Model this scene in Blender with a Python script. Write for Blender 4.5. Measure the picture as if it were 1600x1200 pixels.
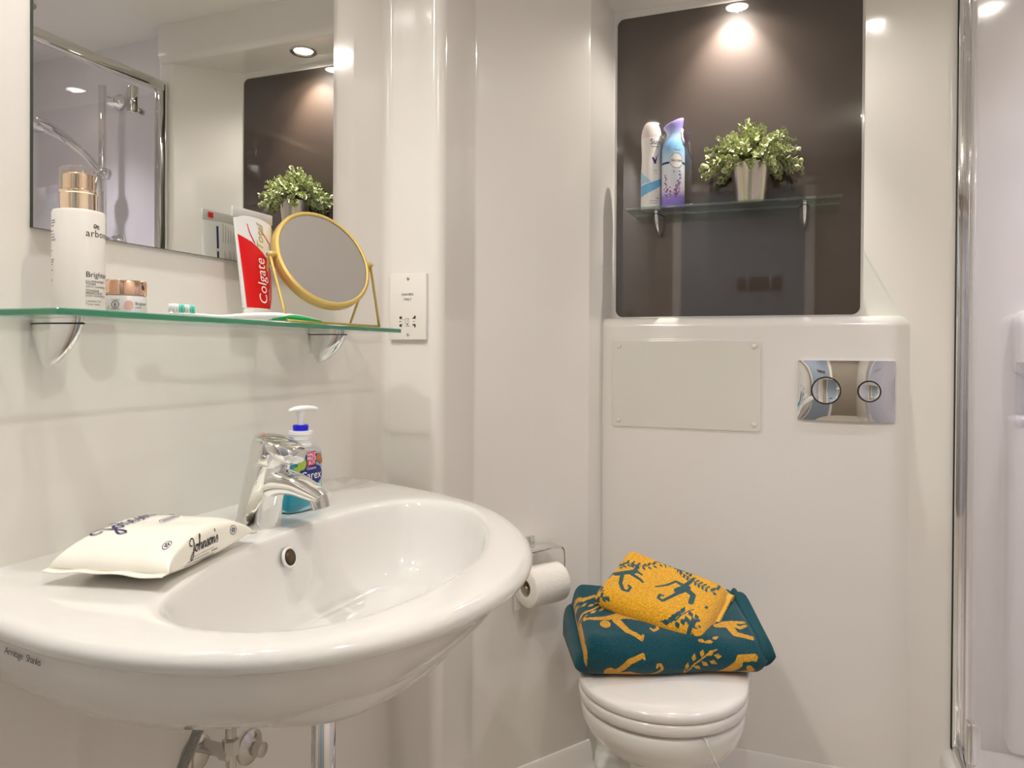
import bpy, bmesh, math, random
import numpy as np
from mathutils import Vector, Matrix
random.seed(7)
rng = np.random.default_rng(7)
PI = math.pi
S = bpy.context.scene
for o in list(bpy.data.objects):
    bpy.data.objects.remove(o)
COL = S.collection

# ------------------------------------------------------------------ camera, world, lights, exposure
CAM = Vector((0.85, 0.0, 1.12))
cd = bpy.data.cameras.new('camera')
cam = bpy.data.objects.new('camera', cd)
COL.objects.link(cam)
cd.sensor_width = 36.0
cd.lens = 36.0 * 1161 / 1600
cd.shift_y = -41 / 1600
cd.clip_start = 0.02
cam.matrix_world = (Matrix.Translation(CAM) @ Matrix.Rotation(math.radians(21.2), 4, 'Z')
                    @ Matrix.Rotation(math.radians(90 - .43), 4, 'X') @ Matrix.Rotation(.006, 4, 'Z'))
S.camera = cam

w = bpy.data.worlds.new('world')
S.world = w
w.use_nodes = True
w.node_tree.nodes['Background'].inputs[0].default_value = (.9, .88, .85, 1)
w.node_tree.nodes['Background'].inputs[1].default_value = .3


def spot(name, loc, target, power, col, angle=100, blend=.6, r=.03):
    l = bpy.data.lights.new(name, 'SPOT')
    l.energy = power
    l.color = col
    l.spot_size = math.radians(angle)
    l.spot_blend = blend
    l.shadow_soft_size = r
    o = bpy.data.objects.new(name, l)
    COL.objects.link(o)
    o.location = loc
    o.rotation_euler = (Vector(target) - Vector(loc)).to_track_quat('-Z', 'Y').to_euler()
    return o


def area(name, loc, target, power, col, sx, sy):
    l = bpy.data.lights.new(name, 'AREA')
    l.energy = power
    l.color = col
    l.shape = 'RECTANGLE'
    l.size, l.size_y = sx, sy
    o = bpy.data.objects.new(name, l)
    COL.objects.link(o)
    o.location = loc
    o.rotation_euler = (Vector(target) - Vector(loc)).to_track_quat('-Z', 'Y').to_euler()
    return o


WARM = (1.0, .87, .70)
NICHE_LAMP = (.676, 2.012)
LAMPS = [(.20, .25, 10, (1.0, .955, .925)), (.18, .62, 10, (1.0, .955, .925)), (1.13, .42, 9, (1.0, .94, .85))]     # ceiling downlights over the floor: x, y, watts
for lx, ly, pw, lc in LAMPS:
    spot('downlight_beam', (lx, ly, 2.20), (lx, ly, 0), pw, lc, 160, .8, .018)
spot('niche_beam', (NICHE_LAMP[0], NICHE_LAMP[1], 2.087), (NICHE_LAMP[0], 2.14, 1.6), 13, (1.0, .93, .87), 80, .85, .005)
spot('niche_spill', (NICHE_LAMP[0], NICHE_LAMP[1] - .004, 2.087), (NICHE_LAMP[0], 1.90, 1.2), 3.5, (1.0, .94, .86), 150, .6, .005)
spot('shower_beam', (1.48, 1.64, 2.19), (1.48, 1.64, 0), 20, (.95, .90, 1.0), 92, 1.0, .026)

S.view_settings.view_transform = 'Standard'
S.view_settings.look = 'None'
S.view_settings.gamma = 1.0
S.view_settings.use_curve_mapping = False
S.view_settings.exposure = 1.01
try:
    S.cycles.use_denoising = True
    S.cycles.max_bounces = 14
    S.cycles.diffuse_bounces = 7
    S.cycles.glossy_bounces = 8
    S.cycles.transmission_bounces = 10
    S.cycles.transparent_max_bounces = 16
    S.cycles.sample_clamp_indirect = 6.0
    S.cycles.blur_glossy = .3
except Exception:
    pass


# ------------------------------------------------------------------ materials
def lin(c):
    return tuple((x / 12.92 if x <= .04045 else ((x + .055) / 1.055) ** 2.4) for x in c)


def rgb(r, g, b):
    return lin((r / 255, g / 255, b / 255))


MATS = {}


def mat(name, color, rough=.4, metal=0., coat=0., trans=0., ior=1.45, sheen=0., bump=None, alpha=1., sss=0.):
    if name in MATS:
        return MATS[name]
    m = bpy.data.materials.new(name)
    m.use_nodes = True
    nt = m.node_tree
    b = nt.nodes['Principled BSDF']
    b.inputs['Base Color'].default_value = (*color, 1)
    b.inputs['Roughness'].default_value = rough
    b.inputs['Metallic'].default_value = metal
    b.inputs['IOR'].default_value = ior
    b.inputs['Coat Weight'].default_value = coat
    b.inputs['Coat Roughness'].default_value = .03
    b.inputs['Coat IOR'].default_value = 1.75 if name == 'glossy_dark_brown_laminate' else 1.5
    b.inputs['Transmission Weight'].default_value = trans
    b.inputs['Sheen Weight'].default_value = sheen
    b.inputs['Alpha'].default_value = alpha
    if sss:
        b.inputs['Subsurface Weight'].default_value = sss
        b.inputs['Subsurface Radius'].default_value = (.01, .01, .01)
    if bump:
        sc, st, dist = bump
        tc = nt.nodes.new('ShaderNodeTexCoord')
        n = nt.nodes.new('ShaderNodeTexNoise')
        n.inputs['Scale'].default_value = sc
        n.inputs['Detail'].default_value = 2
        bp = nt.nodes.new('ShaderNodeBump')
        bp.inputs['Strength'].default_value = st
        bp.inputs['Distance'].default_value = dist
        nt.links.new(tc.outputs['Object'], n.inputs['Vector'])
        nt.links.new(n.outputs['Fac'], bp.inputs['Height'])
        nt.links.new(bp.outputs['Normal'], b.inputs['Normal'])
    MATS[name] = m
    return m


def thin_glass(name, tint, refl=1.0, ior=1.5):
    m = bpy.data.materials.new(name)
    m.use_nodes = True
    nt = m.node_tree
    nt.nodes.clear()
    out = nt.nodes.new('ShaderNodeOutputMaterial')
    tr = nt.nodes.new('ShaderNodeBsdfTransparent')
    tr.inputs[0].default_value = (*tint, 1)
    gl = nt.nodes.new('ShaderNodeBsdfGlossy')
    gl.inputs['Roughness'].default_value = 0.0
    gl.inputs[0].default_value = (refl, refl, refl, 1)
    # Schlick reflectance of a thin pane (the same from either face)
    f0 = ((ior - 1) / (ior + 1)) ** 2
    lw = nt.nodes.new('ShaderNodeLayerWeight')
    lw.inputs[0].default_value = .5
    pw = nt.nodes.new('ShaderNodeMath')
    pw.operation = 'POWER'
    pw.inputs[1].default_value = 5
    ma = nt.nodes.new('ShaderNodeMath')
    ma.operation = 'MULTIPLY_ADD'
    ma.inputs[1].default_value = 1 - f0
    ma.inputs[2].default_value = f0
    mx = nt.nodes.new('ShaderNodeMixShader')
    nt.links.new(lw.outputs['Facing'], pw.inputs[0])
    nt.links.new(pw.outputs[0], ma.inputs[0])
    nt.links.new(ma.outputs[0], mx.inputs[0])
    nt.links.new(tr.outputs[0], mx.inputs[1])
    nt.links.new(gl.outputs[0], mx.inputs[2])
    nt.links.new(mx.outputs[0], out.inputs[0])
    return m


GRP = mat('gloss_white_moulded_panel', rgb(232, 228, 222), .14, coat=.35, bump=(3.0, .06, .01))
GRPS = mat('gloss_white_shower_panel', rgb(229, 226, 226), .14, coat=.35, bump=(3.0, .06, .01))
CEIL = mat('gloss_white_ceiling', rgb(240, 238, 232), .25)
FLOOR = mat('beige_vinyl_floor', rgb(206, 197, 184), .3, bump=(60, .2, .002))
CERAM = mat('white_glazed_ceramic', rgb(224, 222, 219), .07, coat=.6)
CERAM2 = mat('white_glazed_toilet_ceramic', rgb(234, 232, 227), .08, coat=.5)
SEATW = mat('white_gloss_seat_plastic', rgb(230, 226, 220), .15, coat=.3)
BROWN = mat('glossy_dark_brown_laminate', rgb(56, 43, 34), .5, coat=1.0)
CHROME = mat('polished_chrome', (.80, .80, .79), .045, 1.0)
CHROMEB = mat('satin_chrome', (.62, .60, .57), .2, 1.0)
DARKM = mat('dark_rubber', (.02, .02, .02), .5)
MIRROR = mat('mirror_silver', (.90, .915, .89), 0.0, 1.0)
VMIRROR = mat('vanity_mirror_silver', (.95, .94, .94), 0.01, 1.0)
GREDGE = mat('green_glass_edge', rgb(70, 150, 115), .12, coat=.4, trans=.35)
GREDGE2 = thin_glass('pale_green_glass_edge', (.62, .88, .78), 1.0, 2.4)
DKEDGE = mat('dark_mirror_edge', rgb(50, 62, 54), .2)
GLASS = thin_glass('clear_shelf_glass', (.94, .98, .96))
SGLASS = thin_glass('shower_door_glass', (.97, .965, .985))
PLAST = mat('white_plastic', rgb(234, 230, 222), .3)
PANELW = mat('satin_white_panel', rgb(222, 220, 210), .35)
CREAM = mat('matt_white_bottle', rgb(233, 229, 222), .42)
INK = mat('black_ink', rgb(40, 38, 38), .5)
INKG = mat('grey_ink', rgb(120, 116, 112), .5)
INKN = mat('navy_ink', rgb(38, 36, 96), .5)
ROSE = mat('rose_gold_metal', (.93, .63, .47), .12, 1.0)
CHAMP = mat('champagne_gold_metal', (.90, .72, .55), .16, 1.0)
CLEARP = thin_glass('clear_plastic_cap', (.93, .90, .86), 1.0, 1.7)
FROST = mat('frosted_white_jar', rgb(215, 214, 212), .3)
PINK = mat('pink_dot', rgb(226, 178, 170), .5)
RED = mat('red_print', rgb(214, 12, 16), .3)
WHITE = mat('white_print', rgb(245, 243, 240), .4)
TUBEW = mat('pearl_white_tube', rgb(226, 225, 224), .25, coat=.3)
TUBEG = mat('silver_grey_tube_crimp', rgb(196, 194, 190), .3)
GOLDP = mat('gold_print', rgb(176, 160, 70), .35)
GREENP = mat('green_print', rgb(40, 160, 80), .4)
BLUEP = mat('blue_print', rgb(60, 90, 170), .4)
BRASS = mat('brushed_pale_gold', rgb(206, 178, 104), .42, .35)
TEALB = mat('mint_bristles', rgb(110, 222, 200), .6)
WHITEB = mat('white_bristles', rgb(240, 240, 240), .6)
BGREEN = mat('green_rubber_grip', rgb(10, 168, 84), .35)
SOAP = mat('turquoise_soap', rgb(0, 165, 190), .08, coat=.6, trans=.35, ior=1.3)
CLEARPET = thin_glass('clear_bottle_plastic', (.92, .95, .96), 1.0, 1.4)
MILKY = mat('milky_white_plastic', rgb(238, 238, 236), .3, sss=.2)
COBALT = mat('cobalt_ring', rgb(20, 20, 205), .3)
LABELB = mat('royal_blue_label', rgb(32, 44, 120), .35)
MAGENTA = mat('magenta_sticker', rgb(196, 36, 100), .4)
LEAFG = mat('aloe_green_print', rgb(150, 180, 60), .45)
TAN = mat('tan_print', rgb(176, 110, 70), .45)
FILM = mat('cream_plastic_film', rgb(240, 236, 224), .25, coat=.2, bump=(40, .25, .004))
PAPER = mat('soft_white_tissue', rgb(238, 234, 226), .95, bump=(220, .5, .002))
CARD = mat('grey_cardboard_core', rgb(150, 135, 115), .9)
CANW = mat('white_can_paint', rgb(232, 228, 224), .3, coat=.2)
CANW2 = mat('white_can_cap', rgb(222, 214, 206), .35)
SKY1 = mat('light_blue_print', rgb(110, 178, 220), .35)
SKY2 = mat('pale_blue_print', rgb(168, 206, 226), .35)
VIOLET = mat('violet_print', rgb(72, 40, 130), .4)
PLUM = mat('plum_print', rgb(112, 58, 112), .45)
LILAC = mat('lilac_print', rgb(156, 118, 170), .45)
NAVYB = mat('navy_band_print', rgb(40, 66, 130), .4)
ALU = mat('bare_aluminium', (.75, .74, .72), .25, 1.0)
STEELPOT = mat('champagne_steel_pot', (.66, .61, .49), .24, 1.0)
SOIL = mat('dark_moss', rgb(40, 38, 22), .9)
STEM = mat('olive_stem', rgb(110, 122, 60), .6)
REDDOT = mat('red_dot', rgb(224, 90, 60), .4)
DOORW = mat('dimmed_white_door', rgb(140, 152, 166), .35)  # white door; the dim bluish light on it is put into the colour
HOLE = mat('dark_hole', rgb(74, 56, 28), .5)
LENS = bpy.data.materials.new('lamp_lens')
LENS.use_nodes = True
_b = LENS.node_tree.nodes['Principled BSDF']
_b.inputs['Base Color'].default_value = (.9, .9, .9, 1)
_b.inputs['Emission Color'].default_value = (1, .93, .82, 1)
_b.inputs['Emission Strength'].default_value = 22


def can_gradient():
    m = bpy.data.materials.new('blue_to_lilac_can_print')
    m.use_nodes = True
    nt = m.node_tree
    b = nt.nodes['Principled BSDF']
    b.inputs['Roughness'].default_value = .3
    tc = nt.nodes.new('ShaderNodeTexCoord')
    sp = nt.nodes.new('ShaderNodeSeparateXYZ')
    mr = nt.nodes.new('ShaderNodeMapRange')
    mr.inputs['From Max'].default_value = .24
    cr = nt.nodes.new('ShaderNodeValToRGB')
    e = cr.color_ramp.elements
    e[0].position, e[0].color = 0, (*rgb(132, 112, 200), 1)
    e[1].position, e[1].color = .11, (*rgb(150, 130, 208), 1)
    for p, c in ((.19, rgb(222, 218, 228)), (.45, rgb(214, 224, 232)), (.6, rgb(160, 198, 226)),
                 (.70, rgb(120, 176, 226)), (.80, rgb(176, 206, 238)), (.90, rgb(166, 156, 226)), (1, rgb(186, 168, 232))):
        k = e.new(p)
        k.color = (*c, 1)
    nt.links.new(tc.outputs['Object'], sp.inputs[0])
    nt.links.new(sp.outputs['Z'], mr.inputs['Value'])
    nt.links.new(mr.outputs[0], cr.inputs[0])
    nt.links.new(cr.outputs[0], b.inputs['Base Color'])
    return m


FEB = can_gradient()


def leaf_mat():
    m = bpy.data.materials.new('variegated_leaf')
    m.use_nodes = True
    nt = m.node_tree
    b = nt.nodes['Principled BSDF']
    b.inputs['Roughness'].default_value = .38
    at = nt.nodes.new('ShaderNodeAttribute')
    at.attribute_name = 'rim'
    oi = nt.nodes.new('ShaderNodeObjectInfo')
    mx = nt.nodes.new('ShaderNodeMix')
    mx.data_type = 'RGBA'
    mx.inputs[6].default_value = (*rgb(128, 146, 70), 1)
    mx.inputs[7].default_value = (*rgb(238, 238, 196), 1)
    hv = nt.nodes.new('ShaderNodeHueSaturation')
    mr = nt.nodes.new('ShaderNodeMapRange')
    mr.inputs['To Min'].default_value = .75
    mr.inputs['To Max'].default_value = 1.2
    nt.links.new(at.outputs['Fac'], mx.inputs[0])
    nt.links.new(oi.outputs['Random'], mr.inputs['Value'])
    nt.links.new(mr.outputs[0], hv.inputs['Value'])
    nt.links.new(mx.outputs[2], hv.inputs['Color'])
    nt.links.new(hv.outputs[0], b.inputs['Base Color'])
    return m


LEAF = leaf_mat()


def towel_mat(name, base, fig):
    m = bpy.data.materials.new(name)
    m.use_nodes = True
    nt = m.node_tree
    b = nt.nodes['Principled BSDF']
    b.inputs['Roughness'].default_value = 1.0
    b.inputs['Specular IOR Level'].default_value = .1
    b.inputs['Sheen Weight'].default_value = .25
    b.inputs['Sheen Roughness'].default_value = .5
    at = nt.nodes.new('ShaderNodeAttribute')
    at.attribute_name = 'pattern'
    tc = nt.nodes.new('ShaderNodeTexCoord')
    n = nt.nodes.new('ShaderNodeTexNoise')
    n.inputs['Scale'].default_value = 420
    n.inputs['Detail'].default_value = 3
    mx = nt.nodes.new('ShaderNodeMix')
    mx.data_type = 'RGBA'
    mx.inputs[6].default_value = (*base, 1)
    mx.inputs[7].default_value = (*fig, 1)
    # terry loops roughen the border between the two yarn colours
    ad = nt.nodes.new('ShaderNodeMath')
    ad.operation = 'MULTIPLY_ADD'
    ad.inputs[1].default_value = .7
    ad.inputs[2].default_value = -.35
    sm = nt.nodes.new('ShaderNodeMath')
    rp = nt.nodes.new('ShaderNodeMapRange')
    rp.inputs['From Min'].default_value = .40
    rp.inputs['From Max'].default_value = .60
    nt.links.new(n.outputs['Fac'], ad.inputs[0])
    nt.links.new(at.outputs['Fac'], sm.inputs[0])
    nt.links.new(ad.outputs[0], sm.inputs[1])
    nt.links.new(sm.outputs[0], rp.inputs['Value'])
    nt.links.new(rp.outputs[0], mx.inputs[0])
    hv = nt.nodes.new('ShaderNodeHueSaturation')
    mr = nt.nodes.new('ShaderNodeMapRange')
    mr.inputs['From Min'].default_value = .3
    mr.inputs['From Max'].default_value = .7
    mr.inputs['To Min'].default_value = .5
    mr.inputs['To Max'].default_value = 1.5
    n2 = nt.nodes.new('ShaderNodeTexNoise')
    n2.inputs['Scale'].default_value = 330
    n2.inputs['Detail'].default_value = 4
    n2.inputs['Roughness'].default_value = .75
    nt.links.new(tc.outputs['Object'], n.inputs['Vector'])
    nt.links.new(tc.outputs['Object'], n2.inputs['Vector'])
    nt.links.new(n2.outputs['Fac'], mr.inputs['Value'])
    nt.links.new(mr.outputs[0], hv.inputs['Value'])
    nt.links.new(mx.outputs[2], hv.inputs['Color'])
    nt.links.new(hv.outputs[0], b.inputs['Base Color'])
    bp = nt.nodes.new('ShaderNodeBump')
    bp.inputs['Strength'].default_value = .8
    bp.inputs['Distance'].default_value = .0025
    nt.links.new(n2.outputs['Fac'], bp.inputs['Height'])
    nt.links.new(bp.outputs['Normal'], b.inputs['Normal'])
    return m


TEALT = towel_mat('teal_terry', rgb(16, 72, 82), rgb(206, 152, 46))
MUSTT = towel_mat('mustard_terry', rgb(222, 164, 40), rgb(44, 84, 90))
TEALH = mat('teal_woven_hem', rgb(14, 72, 80), .9)
MUSTH = mat('mustard_woven_hem', rgb(220, 172, 70), .9)


def braid_mat():
    m = mat('braided_steel_hose', (.35, .34, .32), .35, .9)
    nt = m.node_tree
    tc = nt.nodes.new('ShaderNodeTexCoord')
    v = nt.nodes.new('ShaderNodeTexVoronoi')
    v.inputs['Scale'].default_value = 500
    bp = nt.nodes.new('ShaderNodeBump')
    bp.inputs['Distance'].default_value = .002
    nt.links.new(tc.outputs['Object'], v.inputs['Vector'])
    nt.links.new(v.outputs['Distance'], bp.inputs['Height'])
    nt.links.new(bp.outputs['Normal'], nt.nodes['Principled BSDF'].inputs['Normal'])
    return m


BRAID = braid_mat()

# ------------------------------------------------------------------ object helpers
ORG = {}


def tag(o, label=None, cat=None, group=None, kind=None):
    if label:
        o['label'] = label
    if cat:
        o['category'] = cat
    if group:
        o['group'] = group
    if kind:
        o['kind'] = kind
    return o


def thing(name, label, cat, loc, group=None):
    o = bpy.data.objects.new(name, None)
    o.empty_display_size = .02
    COL.objects.link(o)
    o.location = loc
    ORG[o.name] = Vector(loc)
    return tag(o, label, cat, group)


def mk(name, V, F, m, parent=None, smooth=True, origin=None, fm=None, label=None, auto=None):
    """one mesh object; V in world coordinates; m a material or a list (fm = material index per face)"""
    org = ORG[parent.name] if parent else Vector(origin) if origin is not None else Vector((0, 0, 0))
    V = np.asarray(V, float).reshape(-1, 3) - np.array(org)
    me = bpy.data.meshes.new(name)
    me.from_pydata(V.tolist(), [], [list(map(int, f)) for f in F])
    for q in (m if isinstance(m, (list, tuple)) else [m]):
        me.materials.append(q)
    if fm is not None:
        me.polygons.foreach_set('material_index', list(map(int, fm)))
    me.polygons.foreach_set('use_smooth', [bool(smooth)] * len(me.polygons))
    if smooth and auto:
        me.set_sharp_from_angle(angle=math.radians(auto))
    me.update()
    o = bpy.data.objects.new(name, me)
    COL.objects.link(o)
    if parent:
        o.parent = parent
    else:
        o.location = org
    ORG[o.name] = org
    if label:
        o['label'] = label
    return o


def bm_out(bm):
    bmesh.ops.recalc_face_normals(bm, faces=bm.faces)
    bm.verts.index_update()
    V = np.array([v.co[:] for v in bm.verts])
    F = [[v.index for v in f.verts] for f in bm.faces]
    bm.free()
    return V, F


def rbox(c, size, r=.003, seg=2, rot=None):
    bm = bmesh.new()
    bmesh.ops.create_cube(bm, size=1)
    for v in bm.verts:
        v.co = Vector((v.co.x * size[0], v.co.y * size[1], v.co.z * size[2]))
    if r > 0:
        bmesh.ops.bevel(bm, geom=list(bm.edges), offset=min(r, min(size) * .49), segments=seg, profile=.5, affect='EDGES')
    M = Matrix.Translation(Vector(c))
    if rot is not None:
        M = M @ rot
    bmesh.ops.transform(bm, matrix=M, verts=bm.verts)
    return bm_out(bm)


def join(*parts):
    V, F, n = [], [], 0
    for v, f in parts:
        V.append(np.asarray(v, float).reshape(-1, 3))
        F += [[i + n for i in q] for q in f]
        n += len(V[-1])
    return np.vstack(V), F


def loft(rings, closed=True, cap0=True, cap1=True):
    R = np.asarray(rings, float)
    k, n = R.shape[:2]
    V = R.reshape(-1, 3)
    F = []
    for i in range(k - 1):
        for j in range(n if closed else n - 1):
            j2 = (j + 1) % n
            F.append([i * n + j, i * n + j2, (i + 1) * n + j2, (i + 1) * n + j])
    if cap0:
        F.append(list(range(n))[::-1])
    if cap1:
        F.append([(k - 1) * n + j for j in range(n)])
    return V, F


def frame(axis):
    a = np.array(axis, float)
    a /= np.linalg.norm(a)
    h = np.array([0, 0, 1.]) if abs(a[2]) < .9 else np.array([1., 0, 0])
    u = np.cross(h, a)
    u /= np.linalg.norm(u)
    return a, u, np.cross(a, u)


def lathe(prof, c, axis=(0, 0, 1), n=40, cap0=True, cap1=True):
    a, u, v = frame(axis)
    c = np.array(c, float)
    t = np.linspace(0, 2 * PI, n, endpoint=False)
    rings = [c + a * z + r * (np.outer(np.cos(t), u) + np.outer(np.sin(t), v)) for r, z in prof]
    return loft(rings, True, cap0, cap1)


def cs(P, n, closed=False):
    """Catmull-Rom through P, resampled to n points evenly"""
    P = np.asarray(P, float)
    m = len(P)
    out = []
    segs = m if closed else m - 1
    for i in range(segs):
        if closed:
            p0, p1, p2, p3 = P[(i - 1) % m], P[i], P[(i + 1) % m], P[(i + 2) % m]
        else:
            p0, p1, p2, p3 = P[max(i - 1, 0)], P[i], P[i + 1], P[min(i + 2, m - 1)]
        for t in np.linspace(0, 1, 16, endpoint=False):
            out.append(.5 * (2 * p1 + (p2 - p0) * t + (2 * p0 - 5 * p1 + 4 * p2 - p3) * t ** 2 + (3 * p1 - p0 - 3 * p2 + p3) * t ** 3))
    out.append(P[0] if closed else P[-1])
    out = np.array(out)
    d = np.r_[0, np.cumsum(np.linalg.norm(np.diff(out, axis=0), axis=1))]
    s = np.linspace(0, d[-1], n, endpoint=not closed)
    return np.stack([np.interp(s, d, out[:, k]) for k in range(out.shape[1])], 1)


def tube(P, r, n=12, caps=True):
    P = np.asarray(P, float)
    T = np.gradient(P, axis=0)
    T /= np.linalg.norm(T, axis=1)[:, None] + 1e-12
    _, u, _ = frame(T[0])
    rings = []
    t = np.linspace(0, 2 * PI, n, endpoint=False)
    rr = np.broadcast_to(np.asarray(r, float), (len(P),))
    for p, a, q in zip(P, T, rr):
        u = u - a * (u @ a)
        u /= np.linalg.norm(u)
        v = np.cross(a, u)
        rings.append(p + q * (np.outer(np.cos(t), u) + np.outer(np.sin(t), v)))
    return loft(rings, True, caps, caps)


def grid(fn, us, vs):
    V = [fn(a, b) for b in vs for a in us]
    n = len(us)
    F = [[j * n + i, j * n + i + 1, (j + 1) * n + i + 1, (j + 1) * n + i] for j in range(len(vs) - 1) for i in range(n - 1)]
    return np.array(V), F


# ---- print: flat figures (letters, patches) mapped on to a surface by fn(u, v) -> point
def text2d(s, size, shear=0., space=1., align='LEFT', bold=0.):
    c = bpy.data.curves.new('print', 'FONT')
    c.body = s
    c.size = size
    c.shear = shear
    c.space_character = space
    c.align_x = align
    c.offset = bold
    c.resolution_u = 3
    o = bpy.data.objects.new('print', c)
    COL.objects.link(o)
    dg = bpy.context.evaluated_depsgraph_get()
    me = bpy.data.meshes.new_from_object(o.evaluated_get(dg))
    V = np.array([v.co[:2] for v in me.vertices]) if len(me.vertices) else np.zeros((0, 2))
    F = [list(p.vertices) for p in me.polygons]
    bpy.data.objects.remove(o)
    bpy.data.curves.remove(c)
    bpy.data.meshes.remove(me)
    return V, F


def stroke2d(P, w, n=None, closed=False):
    """a pen stroke: ribbon of width w along a smooth line"""
    P = cs(P, n or max(8, len(P) * 6), closed)
    if closed:
        P = np.vstack([P, P[:1]])
    T = np.gradient(P, axis=0)
    T /= np.linalg.norm(T, axis=1)[:, None] + 1e-9
    N = np.stack([-T[:, 1], T[:, 0]], 1)
    ww = np.broadcast_to(np.asarray(w, float), (len(P),))[:, None] / 2
    V = np.vstack([P + N * ww, P - N * ww])
    k = len(P)
    return V, [[i, i + 1, k + i + 1, k + i] for i in range(k - 1)]


def poly2d(P):
    return np.asarray(P, float), [list(range(len(P)))]


def disc2d(cx, cy, rx, ry=None, n=28):
    ry = ry or rx
    t = np.linspace(0, 2 * PI, n, endpoint=False)
    return poly2d(np.stack([cx + rx * np.cos(t), cy + ry * np.sin(t)], 1))


def ring2d(cx, cy, rx, ry, w, n=36):
    t = np.linspace(0, 2 * PI, n, endpoint=False)
    return stroke2d(np.stack([cx + rx * np.cos(t), cy + ry * np.sin(t)], 1), w, n * 2, True)


def rect2d(x0, y0, x1, y1, nx=8, ny=8):
    V, F = grid(lambda a, b: (a, b), np.linspace(x0, x1, nx), np.linspace(y0, y1, ny))
    return V, F


def at2(d, dx, dy, rot=0):
    V, F = d
    c, s = math.cos(rot), math.sin(rot)
    V = np.asarray(V)
    if len(V) == 0:
        return V, F
    return np.stack([V[:, 0] * c - V[:, 1] * s + dx, V[:, 0] * s + V[:, 1] * c + dy], 1), F


def join2(*ds):
    V, F, n = [], [], 0
    for v, f in ds:
        V.append(np.asarray(v, float).reshape(-1, 2))
        F += [[i + n for i in q] for q in f]
        n += len(V[-1])
    return np.vstack(V), F


def refine(d, fn, tol=.00012, rounds=6):
    """split flat figures until they follow the curved surface they are printed on"""
    V, F = d
    bm = bmesh.new()
    vs = [bm.verts.new((a, b, 0)) for a, b in V]
    for f in F:
        if len(set(f)) >= 3:
            try:
                bm.faces.new([vs[i] for i in f])
            except ValueError:
                pass
    bmesh.ops.triangulate(bm, faces=bm.faces)
    for _ in range(rounds):
        todo = []
        for e in bm.edges:
            p, q = e.verts[0].co, e.verts[1].co
            A, B = fn(p.x, p.y), fn(q.x, q.y)
            M_ = fn((p.x + q.x) / 2, (p.y + q.y) / 2)
            if np.linalg.norm(M_ - (A + B) / 2) > tol:
                todo.append(e)
        if not todo:
            break
        bmesh.ops.subdivide_edges(bm, edges=todo, cuts=1)
        bmesh.ops.triangulate(bm, faces=[f for f in bm.faces if len(f.verts) > 3])
    bm.verts.index_update()
    V = [(v.co.x, v.co.y) for v in bm.verts]
    F = [[v.index for v in f.verts] for f in bm.faces]
    bm.free()
    return V, F


def put(name, d, fn, m, parent, label=None):
    V, F = refine(d, fn)
    o = mk(name, [fn(a, b) for a, b in V], F, m, parent, smooth=False, label=label)
    if name in ('small_print', 'pin_holes', 'side_small_print', 'back_small_print', 'lavender_print', 'back_navy_print'):
        o['kind'] = 'stuff'
    return o


def cylmap(c, R, cdir, off=.0003):
    """u = arc length from the facing direction (to the viewer's right), v = height; R a number or R(v)"""
    c = np.array(c, float)
    f = np.array([cdir[0], cdir[1], 0.])
    f /= np.linalg.norm(f)
    r = np.array([-f[1], f[0], 0.])
    R0 = R if not callable(R) else R(0.)

    def fn(u, v):
        rad = (R(v) if callable(R) else R) + off
        a = u / R0
        return c + rad * (math.cos(a) * f + math.sin(a) * r) + np.array([0, 0, v])
    return fn


def planemap(o, eu, ev, n, off=.0004):
    o, eu, ev, n = (np.array(q, float) for q in (o, eu, ev, n))
    return lambda u, v: o + eu * u + ev * v + n * off


# ------------------------------------------------------------------ room shell
H = 2.22


def fillet(pts, radii, n=7):
    out = []
    P = [np.array(p, float) for p in pts]
    for i, p in enumerate(P):
        r = radii[i]
        if r == 0 or i in (0, len(P) - 1):
            out.append(p)
            continue
        a = (P[i - 1] - p) / np.linalg.norm(P[i - 1] - p)
        b = (P[i + 1] - p) / np.linalg.norm(P[i + 1] - p)
        half = math.acos(max(-1, min(1, a @ b))) / 2
        d = r / math.tan(half)
        c = p + (a + b) / np.linalg.norm(a + b) * r / math.sin(half)
        s, e = p + a * d - c, p + b * d - c
        A0, A1 = math.atan2(s[1], s[0]), math.atan2(e[1], e[0])
        while A1 - A0 > PI:
            A1 -= 2 * PI
        while A1 - A0 < -PI:
            A1 += 2 * PI
        for t in np.linspace(A0, A1, n):
            out.append(c + r * np.array([math.cos(t), math.sin(t)]))
    return np.array(out)


def wall(name, path, z0, z1, m, thick=.03, side=1):
    """moulded panel: plan path (room on the right-hand side going along it) extruded from z0 to z1, with thickness"""
    T = np.gradient(path, axis=0)
    T /= np.linalg.norm(T, axis=1)[:, None]
    N = np.stack([-T[:, 1], T[:, 0]], 1) * side
    rings = []
    for p, q in zip(path, path + N * thick):
        rings.append([(p[0], p[1], z0), (p[0], p[1], z1), (q[0], q[1], z1), (q[0], q[1], z0)])
    V, F = loft(rings)
    o = mk(name, V, F, m, auto=35)
    bm = bmesh.new()
    bm.from_mesh(o.data)
    bmesh.ops.recalc_face_normals(bm, faces=bm.faces)
    bm.to_mesh(o.data)
    bm.free()
    o['kind'] = 'structure'
    return o


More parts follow.
